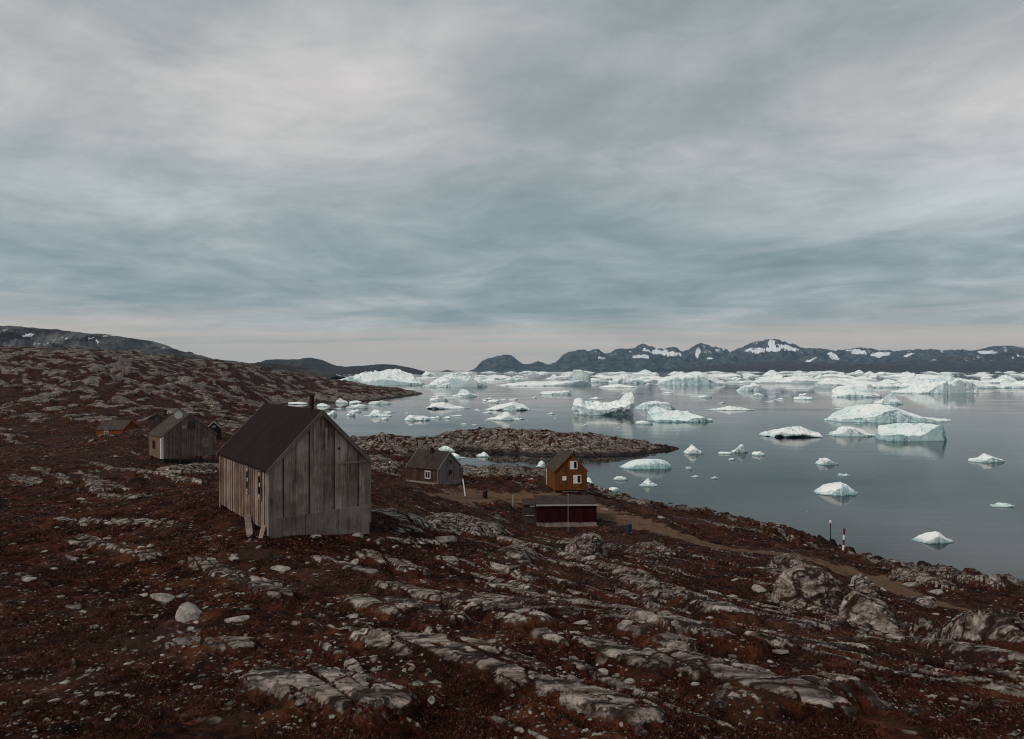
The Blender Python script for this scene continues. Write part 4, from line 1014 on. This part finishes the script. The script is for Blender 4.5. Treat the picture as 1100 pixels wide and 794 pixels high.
B('ice_floe', 'flat floe with a dark underside, out from the peninsula tip', 458, 503, 439.5, 9, 26, prof=[.4,.8,1,.7,.55,.3], rough=.4, under=.4, cat='ice floe')
B('iceberg', 'small peaked berg before the peninsula', 388, 423, 447.5, 8.5, 27, prof=[.2,.3,1,.8,.3,.4,.2], rough=.5)
B('iceberg', 'double lumped berg close above the left end of the island', 432, 462, 452, 10, 28, prof=[.8,.9,.6,.7,.4], rough=.5, blue=.1)
B('ice_floe', 'ragged floe above the largest house roof', 371, 394, 439, 5, 29, rough=.5, cat='ice floe', blue=0)
B('ice_floe', 'round floe near the stovepipe of the largest house', 371, 381, 447, 5.5, 30, rough=.4, cat='ice floe', blue=0)
B('ice_floe', 'white floe just above the ridge of the largest house', 350, 361, 446.5, 6, 31, rough=.4, cat='ice floe', blue=0)
B('ice_floe', 'pointed floe against the peninsula shore', 360, 373, 433, 5.5, 32, prof=[.3,1,.6,.4], cat='ice floe', blue=0)
B('ice_floe', 'grey floe against the peninsula shore', 374, 388, 434, 4, 33, under=.3, cat='ice floe')
B('ice_floe', 'long floe under the peninsula tip', 396, 419, 434.5, 4, 34, cat='ice floe', blue=0)
B('ice_floe', 'drifting floe in the bay near the roof ridge', 340, 354, 437, 3.5, 35, cat='ice floe', blue=0)
B('ice_floe', 'thin floe along the head of the bay', 308, 329, 434.5, 3, 36, cat='ice floe', blue=0)
B('ice_floe', 'thin bright floe out beyond the flat floe with dark underside', 461, 481, 431, 4, 37, cat='ice floe', blue=0)
B('ice_floe', 'white floe left of the low tilted berg', 523, 536, 433, 4, 38, cat='ice floe', blue=0)
B('ice_floe', 'small floe under the flat floe with dark underside', 475, 484, 450, 3, 39, cat='ice floe', blue=0)
B('iceberg', 'little white berg close in under the near side of the island', 511, 526, 491, 6.5, 40, prof=[.3,.5,1,.4], rough=.4)
B('iceberg', 'white berg grounded behind the rocky spit, left of the ochre house', 575, 586, 502.5, 7.5, 41, prof=[.35,.7,1,.9], rough=.3)
B('iceberg', 'small white berg showing beside the ochre house wall', 630, 638, 520.5, 8, 42, prof=[.9,1,.6], rough=.3)
B('ice_floe', 'white floe stranded against the shore right of the ochre house', 653, 666, 528, 4.5, 43, cat='ice floe', blue=0)
# right
B('iceberg', 'broad white berg with a smooth blue grey face turned to the shore', 900, 1034, 454, 20, 44, prof=[.2,.5,.7,.95,1,.82,.7,.78,.66,.7,.45], rough=.3, chips=6, dome=.12, blue=.5, lumps=1.6)
B('iceberg', 'curving white berg cradling a blue grey pool of ice', 900, 952, 427, 21, 45, prof=[.6,.8,.95,1,.8,.6], rough=.25, blue=.4)
B('iceberg', 'pale rounded dome in front of the curving berg', 944, 974, 434.5, 16, 46, prof=[.5,.85,1,.85,.4], rough=.12, dome=.7, blue=.3)
B('iceberg', 'high crumbled white ice wall at the edge of the far pack', 966, 1060, 423, 19, 47, prof=[.5,.6,.55,.75,.9,1,.8,.9], rough=.5, edge=.1)
B('iceberg', 'low white berg arched over a dark hollow', 820, 894, 470, 11.5, 48, prof=[.4,.72,.8,.7,.85,1,.8,.85,.7], rough=.25, under=.62, dome=.15, edge=.05, blue=.1, depth=.5)
B('iceberg', 'crumbled white berg between the dark hollow berg and the teal footed block', 896, 951, 469, 14.5, 49, prof=[.3,.7,1,.95,.6,.5,.55,.7], rough=.4)
B('iceberg', 'square white block with a teal foot', 949, 1030, 474, 17, 50, prof=[.85,.9,.9,.98,.92,1,.94,.9], rough=.2, chips=3, dome=.02, edge=.06, blue=.65)
B('iceberg', 'rounded white berg alone in the dark water', 787, 805, 486.5, 10.5, 51, prof=[.6,.95,1,.85,.5], rough=.25, under=.2)
B('ice_floe', 'small white floe right of the rounded white berg', 809, 823, 489.5, 4.5, 52, cat='ice floe', blue=0)
B('ice_floe', 'thin flat floe left of the rounded white berg', 773, 787, 488, 2.6, 53, cat='ice floe', blue=0)
B('ice_floe', 'tiny floe below the rounded white berg', 782, 791, 494.5, 2.2, 54, cat='ice floe', blue=0)
B('iceberg', 'craggy small white berg in the dark water above the white dome', 879, 903, 499.5, 8.5, 55, prof=[.3,.8,1,.7,.5], rough=.5)
B('ice_floe', 'pair of joined bits of ice near the craggy small berg', 901, 915, 511.5, 4, 56, prof=[.4,.9,.2,1,.5], cat='ice floe', blue=0)
B('ice_floe', 'tiny flat floe in open water above the shore track', 764, 773, 514.5, 2.4, 57, cat='ice floe', blue=0)
B('iceberg', 'smooth white dome berg nearest the striped marker', 880, 927, 532, 13.5, 58, prof=[.15,.55,.9,1,.9,.6,.2], rough=.12, chips=3, dome=.7, blue=.1, lumps=1.5, edge=.3)
B('iceberg', 'white wedge berg close to shore beyond the striped marker', 987, 1030, 583.5, 13.5, 59, prof=[.2,.5,.85,1,.9,.6], rough=.2, blue=.15)
B('ice_floe', 'short bright floe in front of the long bright shelf', 809, 822, 425.5, 3, 60, cat='ice floe', blue=0)
B('ice_floe', 'broken pale floe off the long bright shelf', 854, 875, 429.5, 4.5, 61, cat='ice floe', blue=0)
B('ice_floe', 'bright floe touching the very long level berg', 750, 766, 427.5, 3, 62, cat='ice floe', blue=0)
B('iceberg', 'white lump berg out past the teal footed block', 1046, 1084, 497, 12, 63, prof=[.5,.9,1,.6,.4], rough=.3)
B('ice_floe', 'flat white floe out past the white wedge berg', 1068, 1093, 545, 4, 64, cat='ice floe', blue=0)
# far pack ice: many bergs, one by one
packs = [berg_mesh(500 + i, w, w * .55, h, prof=p_, rough=.45, edge=.12, blue=.12, nx=110, lumps=2.4) for i, (w, h, p_) in enumerate([
    (40, 9, [.4,.7,1,.6,.5]), (60, 8, [.5,.6,.5,.9,1,.6]), (30, 11, [.5,1,.9,.4]), (80, 9, [.3,.8,.9,.85,1,.6,.5]), (24, 6, [.5,1,.6]), (50, 6, [.4,.6,1,.5,.7]),
    (36, 13, [.3,.6,1,.8,.3]), (90, 7, [.6,.7,.65,.8,1,.9,.7]), (44, 10, [.9,1,.7,.4]), (20, 5, [.6,1,.8])])]
lab_p = 'white berg in the crowded band of far ice under the mountains'
k = 0
while k < 225:
    Y = 760 * (5200 / 760) ** random.random()
    px = random.uniform(428, 1160)
    if Y < 1100 and not (px > 890 or (px < 560 and Y > 900) or random.random() < .18): continue
    if px < 470 and Y < 1500: continue
    if 760 < px < 890 and Y < 1250: continue
    me = packs[random.randrange(len(packs))]; o = link('iceberg', me); s_ = random.uniform(.55, 1.25) * (1 + max(0, Y - 1200) / 3200)
    zs = min(s_, 19.0 / 13 * random.uniform(.5, 1.3))
    o.location = ((px - CX) / F * Y, Y, 0); o.scale = (s_ * 1.2, s_, zs); o.rotation_euler.z = random.choice([0, math.pi]) + random.uniform(-.5, .5)
    tag(o, lab_p, 'iceberg', 'far pack ice'); k += 1
# small floes of the bay, one by one
fl = [berg_mesh(900 + i, 5, 3, 1.1, prof=p_, rough=.55, edge=.12, blue=.05, nx=64) for i, p_ in enumerate([[.4,1,.6,.3], [.6,.5,1,.7], [.3,.6,.5,1,.4], [1,.7,.9,.3], [.5,.8,.4,.9,.6]])]
k = 0
while k < 44:
    Y = math.exp(random.uniform(math.log(240), math.log(620))); px = random.uniform(330, 600) if random.random() < .7 else random.uniform(600, 900)
    x = (px - CX) / F * Y
    if base_h(x, Y) > -1.5: continue
    o = link('ice_floe', random.choice(fl)); o.location = (x, Y, 0); s_ = random.uniform(.5, 1.5) * Y / 420
    o.scale = (s_ * random.uniform(.8, 1.7), s_, s_ * random.uniform(.6, 1.5)); o.rotation_euler.z = random.uniform(-.5, .5)
    tag(o, 'little ragged white floe adrift in the calm middle of the bay', 'ice floe', 'small floes in the bay'); k += 1
# brash: bits of ice nobody could count
lo = [stone_shape(700 + i, 1, .35) for i in range(8)]
vs, fs, base_i = [], [], 0
def brash(x, y, s_):
    global base_i
    v, f = lo[rng.integers(8)]; a = rng.uniform(0, 6.28); ca, sa = math.cos(a), math.sin(a)
    vs.append(np.stack([v[:,0]*ca - v[:,1]*sa, v[:,0]*sa + v[:,1]*ca, v[:,2]], 1) * s_ + np.array([x, y, s_ * .05])); fs.append(f + base_i); base_i += len(v)
for _ in range(2600):
    Y = 78 * (4800 / 78) ** (rng.random() ** .62); px = rng.uniform(300, 1180); x = (px - CX) / F * Y
    if Y < 960 and base_h(x, Y) > -1.6: continue
    if 138 < Y < 225 and 330 < px < 742: continue
    cl = fbm(px / 60, math.log(Y) * 9, 801, 3)
    if Y < 500 and cl < .12: continue
    if 500 <= Y < 900 and cl < 0: continue
    s_ = (.5 + .9 * rng.random() ** 3) * Y / F * (.75 if Y < 400 else 1.0)
    brash(x, Y, min(s_, 5))
me = np_mesh('ice_rubble', np.concatenate(vs), np.concatenate(fs), False); attr(me, 'blue', np.zeros(base_i))
o = link('ice_rubble', me, im); tag(o, 'bits of brash ice scattered on the water', kind='stuff')

# ------------------------------------------------------------------ mountains and far hills
def mountain_mat(name, dark, light, snowc=(.74, .77, .80)):
    m, nt, b = mat(name); n = N(nt)
    pos = n.node('ShaderNodeNewGeometry').outputs['Position']; sn = n.attr('snow').outputs['Fac']; vg = n.attr('veg').outputs['Fac']
    sc = n.attr('unit').outputs['Fac']
    f = n.noise(pos, .012, 8, .65); f2 = n.noise(pos, .05, 6, .7)
    c = n.mix(n.step(n.math('ADD', n.math('MULTIPLY', f, .6), n.math('MULTIPLY', f2, .4)), .42, .60), dark, light)
    c = n.mix(n.math('MULTIPLY', vg, .8), c, (.028, .014, .011))
    f3 = n.noise(pos, .016, 9, .72)
    s = n.step(n.math('ADD', sn, n.math('ADD', n.math('MULTIPLY', n.math('SUBTRACT', f2, .5), .7), n.math('MULTIPLY', n.math('SUBTRACT', f3, .5), 1.5))), .45, .65)
    c = n.mix(s, c, snowc)
    nt.links.new(c, b.inputs['Base Color']); b.inputs['Roughness'].default_value = .95; b.inputs['Specular IOR Level'].default_value = .1
    nt.links.new(n.bump(f2, .9, 10), b.inputs['Normal'])
    return m
def range_mesh(name, prof, Y0, half, seed, material, nx=700, ny=91, det=.09, snow=None, rnd=.0, veg=0.0, gully=.45):
    px = np.array([p[0] for p in prof], float); py = np.array([p[1] for p in prof], float)
    x = np.linspace(px[0], px[-1], nx); t = np.linspace(-1, 1, ny)
    top = EYE + (CY - np.interp(x, px, py)) / F * Y0
    xm = (x - CX) / F * Y0
    top = top + (det * np.abs(top)).clip(1, None) * (fbm(xm / 260 * 9000 / Y0, 0 * xm + seed, seed, 5, .6) + .55 * (ridge(fbm(xm / 330 * 9000 / Y0, 0 * xm + seed, seed + 70, 3)) - .6))
    top = np.maximum(top, -3)
    Xm, T = np.meshgrid(xm, t); Tp = np.broadcast_to(top, Xm.shape)
    k = Y0 / 9000
    bend = .30 * fbm(xm / (Y0 * .06), 0 * xm + seed, seed + 3, 3)        # the crest wanders in depth
    a = np.abs(T)
    YW = Y0 + half * (T + bend[None, :] * (1 - a))
    gl = fbm(Xm / (330 * k), YW / (700 * k), seed + 11, 6, .6)
    gr = ridge(pn(Xm / (300 * k) + .8 * gl, YW / (1100 * k), seed + 21))
    fall = (1 - a) ** .85
    Z = Tp * fall + sstep(0, .25, a) * np.clip((1 - a) * 2.5, 0, 1) * Tp * gully * .75 * (gl + .7 * (gr - .6))
    Z = np.minimum(Z, Tp * (1 - .12 * a)) - 3 * (a > .985)
    XW = Xm * (YW / Y0) * .35 + Xm * .65
    co = np.stack([XW, YW, Z], -1).reshape(-1, 3)
    me = np_mesh(name, co, grid_quads(ny, nx), True)
    sn = np.zeros_like(Z)
    if snow:
        ppx = XW / YW * F + CX; ppy = CY - (Z - EYE) / YW * F
        for (sx, sy, rx, ry, sl) in snow:
            e = np.hypot((ppx - sx) / rx, (ppy - sy - sl * (ppx - sx)) / ry)
            sn = np.maximum(sn, sstep(1.35, .6, e + .95 * fbm(Xm / (120 * k), YW / (200 * k), seed + 33, 4, .6)) * (T < .35))
    hf = np.clip(Z / max(top.max(), 1), 0, 1)
    if rnd: sn = np.maximum(sn, rnd * sstep(.22, .45, fbm(Xm / (110 * k), YW / (330 * k), seed + 44, 4, .7)) * sstep(.25, .6, hf))
    attr(me, 'snow', sn.ravel()); attr(me, 'veg', np.clip(veg * sstep(.5, .1, hf), 0, 1).ravel())
    o = link(name, me, material); tag(o, kind='structure'); return o
sky_prof = [(498,401),(505,399.5),(512,395),(518,388),(524,385),(533,382.5),(540,380.5),(549,382),(556,387),(562,391),(570,391),(578,388.5),(588,391),(597,390),(603,384),(610,379),(620,375),(626,375.5),(632,377),(641,375.5),(648,380),(655,379),(665,375),(680,374.5),(690,371.5),(700,374),(712,375),(722,374),(733,377),(743,373),(752,371),(765,372),(774,375),(781,380),(790,377),(800,374),(805,372),(812,368),(822,366),(835,366),(843,369),(851,373),(858,375),(868,373),(880,374),(893,377),(903,377),(910,375),(915,373),(925,375),(940,376),(955,378),(970,377),(985,376.5),(1008,375),(1040,377),(1075,372),(1100,375),(1150,371),(1220,380),(1400,385),(1600,396)]
snow_p = [(689,383,9,2.4,0),(713,379,20,2.6,.12),(750,380,3,5.5,.3),(646,384.5,4,1.2,.2),(813,376.5,12,2.6,0),(829,376,9,3,0),(849,374,11,2.2,.25),(828,369,3,3.5,0),(871,387,7,1.2,-.5),(896,383,6,3,.5),(924,378,14,2.4,.1),(944,381,13,2.6,-.05),(974,382,7,1.4,-.3),(762,385,4,1,0),(1060,379,14,2.2,.05),(1098,380,10,2,0)]
M_mtn = mountain_mat('far_rock', (.008, .012, .017), (.105, .105, .11))
range_mesh('mountains', sky_prof, 9000, 1500, 900, M_mtn, 1500, 131, .13, snow_p, .5, .1)
front = [(690,402),(720,397),(745,394.5),(775,391),(800,389),(830,388),(860,388.5),(885,390),(905,389),(925,391),(950,389.5),(975,387.5),(1008,385),(1050,381),(1100,378),(1180,382),(1300,388),(1420,400)]
range_mesh('foothills', front, 7300, 900, 950, mountain_mat('foothill_rock', (.018, .011, .011), (.085, .062, .058)), 1000, 91, .07, None, .55, .9)
range_mesh('far_islet', [(466,401.2),(473,399),(480,397.2),(486,398.5),(492,401)], 7000, 250, 960, M_mtn, 60, 21, .05)
low = [(220,398),(250,394),(272,391),(286,386.5),(300,386),(318,386),(335,384.5),(342,385.5),(349,387.5),(362,393),(372,394),(385,393),(405,391.5),(420,391.5),(433,393.5),(446,396),(456,399),(468,403)]
range_mesh('low_hills', low, 3300, 420, 970, mountain_mat('low_hill_rock', (.022, .020, .021), (.062, .058, .058)), 500, 61, .04, None, .0, .5)
shoulder = [(120,384),(180,385),(230,388),(262,390),(290,391),(310,393),(330,395),(342,397.5),(352,400.5),(362,404)]
range_mesh('hill_shoulder', shoulder, 1150, 190, 985, mountain_mat('shoulder_rock', (.026, .020, .019), (.085, .075, .072)), 400, 61, .04, None, .3, .7, .25)
grey = [(-500,366),(-350,352),(-200,345),(-100,346),(0,350),(45,353),(92,357.5),(130,361),(160,367),(190,375),(215,382),(230,386),(248,387.5),(265,391),(285,396),(310,402),(330,406)]
range_mesh('grey_hill', grey, 1700, 420, 990, mountain_mat('grey_hill_rock', (.030, .027, .027), (.125, .118, .118)), 900, 121, .03, [(98,363,4,1.2,-.3),(114,361,3,.8,0),(104,366,4,1,.3),(30,360,6,1.5,-.2)], .5, .5, .3)

# ------------------------------------------------------------------ water
wm, nt, b = mat('fjord_water'); n = N(nt)
pos = n.node('ShaderNodeNewGeometry').outputs['Position']
b.inputs['Base Color'].default_value = (.004, .008, .0085, 1); b.inputs['IOR'].default_value = 1.25
b.inputs['Specular IOR Level'].default_value = .5
w1 = n.noise(n.vmul(pos, (.55, 1.0, 1)), .9, 4, .55); w2 = n.noise(n.vmul(pos, (.35, 1.0, 1)), .11, 4, .6)
slick = n.noise(n.vmul(pos, (.10, .55, 1)), .06, 4, .6, .4)
b.inputs['Roughness'].default_value = .06
nt.links.new(n.math('ADD', n.math('MULTIPLY', n.step(slick, .35, .65), .07), .03), b.inputs['Roughness'])
bp = n.node('ShaderNodeBump'); n.put(bp.inputs['Height'], n.math('ADD', n.math('MULTIPLY', w1, .35), w2)); bp.inputs['Distance'].default_value = .16
n.put(bp.inputs['Strength'], n.math('ADD', n.math('MULTIPLY', n.step(slick, .38, .62), .42), .03))
nt.links.new(bp.outputs[0], b.inputs['Normal'])
xs = np.array([-16000, -3000, -600, -100, 100, 600, 3000, 16000.]); ysw = np.array([-100, 100, 300, 1000, 3000, 8000, 16000.])
U, V = np.meshgrid(xs, ysw)
me = np_mesh('water', np.stack([U, V, 0 * U], -1).reshape(-1, 3), grid_quads(len(ysw), len(xs)), True)
tag(link('water', me, wm), kind='structure')

# ------------------------------------------------------------------ haze
hz = bpy.data.materials.new('cold_haze'); hz.use_nodes = True; nt = hz.node_tree; nt.nodes.clear()
out = nt.nodes.new('ShaderNodeOutputMaterial'); pv = nt.nodes.new('ShaderNodeVolumePrincipled')
pv.inputs['Color'].default_value = (.42, .70, .95, 1); pv.inputs['Density'].default_value = HAZE; pv.inputs['Anisotropy'].default_value = .1
nt.links.new(pv.outputs[0], out.inputs['Volume'])
o = MB().box(-16200, 16200, -200, 16200, -8.5, 460).build('haze', hz); tag(o, 'thin cold haze over the fjord', kind='stuff')

# ------------------------------------------------------------------ sky, sun, camera
SUN_EL, SUN_AZ = R(38), R(-128)        # from behind and to the left of the camera
w = bpy.data.worlds.new('World'); scene.world = w; w.use_nodes = True; nt = w.node_tree; nt.nodes.clear(); n = N(nt)
out = nt.nodes.new('ShaderNodeOutputWorld'); bg = nt.nodes.new('ShaderNodeBackground'); nt.links.new(bg.outputs[0], out.inputs[0]); bg.inputs[1].default_value = .1
sky = n.node('ShaderNodeTexSky', sky_type='NISHITA'); sky.sun_disc = False; sky.sun_elevation = SUN_EL; sky.sun_rotation = SUN_AZ
sky.dust_density = 2.0
tc = n.node('ShaderNodeTexCoord').outputs['Generated']; sp = n.node('ShaderNodeSeparateXYZ'); nt.links.new(tc, sp.inputs[0])
z = n.math('MAXIMUM', sp.outputs[2], 0.0); zd = n.math('ADD', z, .075)
cb = n.node('ShaderNodeCombineXYZ'); n.put(cb.inputs[0], n.math('DIVIDE', sp.outputs[0], zd)); n.put(cb.inputs[1], n.math('DIVIDE', sp.outputs[1], zd))
pl = cb.outputs[0]     # the cloud deck as a plane overhead
rot = n.node('ShaderNodeMapping'); rot.inputs['Rotation'].default_value = (0, 0, R(20)); rot.inputs['Scale'].default_value = (.85, .75, 1); rot.inputs['Location'].default_value = CLOUD_OFF; nt.links.new(pl, rot.inputs[0])
c1 = n.noise(rot.outputs[0], .42, 5, .55, .5); c2 = n.noise(rot.outputs[0], 1.35, 9, .62, .6); c3 = n.noise(n.vmul(rot.outputs[0], (1, 1.5, 1)), 4.6, 8, .66, .5)
cl = n.math('ADD', n.math('MULTIPLY', c1, .56), n.math('ADD', n.math('MULTIPLY', c2, .34), n.math('MULTIPLY', c3, .10)))
ct = n.ramp(cl, [(.34, SKY_C[0]), (.44, SKY_C[1]), (.51, SKY_C[2]), (.58, SKY_C[3]), (.68, SKY_C[4])])
# elevation: darker blue-grey deck low down, pale warm clearing at the horizon
band = n.ramp(z, [(0, (.95, .92, .90)), (.06, (.78, .85, .88)), (.14, (.70, .80, .83)), (.21, (.86, .93, .95)), (.29, (1.10, 1.06, 1.05)), (.36, (1.06, 1.02, 1.01)), (.5, (.84, .88, .88)), (.8, (.95, .97, .97)), (1, (1, 1, 1))])
ct = n.mix(1.0, ct, band, 'MULTIPLY')
st = n.noise(n.vmul(pl, (.16, .9, 1)), .5, 5, .6, .3)
gap = n.step(n.math('ADD', z, n.math('MULTIPLY', n.math('SUBTRACT', st, .5), .16)), .092, .02)
ct = n.mix(n.math('MULTIPLY', gap, .9), ct, (5.9, 5.0, 4.35))
fin = n.mix(.93, sky.outputs[0], ct)
nt.links.new(fin, bg.inputs[0])
sl = bpy.data.lights.new('Sun', 'SUN'); sl.energy = SUN_E; sl.angle = R(11); sl.color = (1, .91, .81)
so = bpy.data.objects.new('Sun', sl); COL.objects.link(so)
dv = Vector((math.sin(SUN_AZ) * math.cos(SUN_EL), math.cos(SUN_AZ) * math.cos(SUN_EL), math.sin(SUN_EL)))
so.rotation_euler = dv.to_track_quat('Z', 'Y').to_euler(); so.location = dv * 50 + Vector((0, 0, 60))
cam = bpy.data.cameras.new('Camera'); co_ = bpy.data.objects.new('Camera', cam); COL.objects.link(co_)
co_.location = (0, 0, EYE); co_.rotation_euler = (R(90), 0, 0)
cam.sensor_width = 36; cam.lens = 36 * F / 1100; cam.clip_start = .3; cam.clip_end = 60000
scene.camera = co_
vs_ = scene.view_settings; vs_.view_transform = 'Standard'; vs_.look = 'None'; vs_.exposure = .15; vs_.gamma = 1; vs_.use_curve_mapping = False
cy = scene.cycles; cy.max_bounces = 5; cy.diffuse_bounces = 2; cy.glossy_bounces = 3; cy.volume_bounces = 1; cy.use_denoising = True; cy.caustics_reflective = False; cy.caustics_refractive = False
cy.sample_clamp_indirect = 4; cy.pixel_filter_type = 'BLACKMAN_HARRIS'; cy.filter_width = 1.1
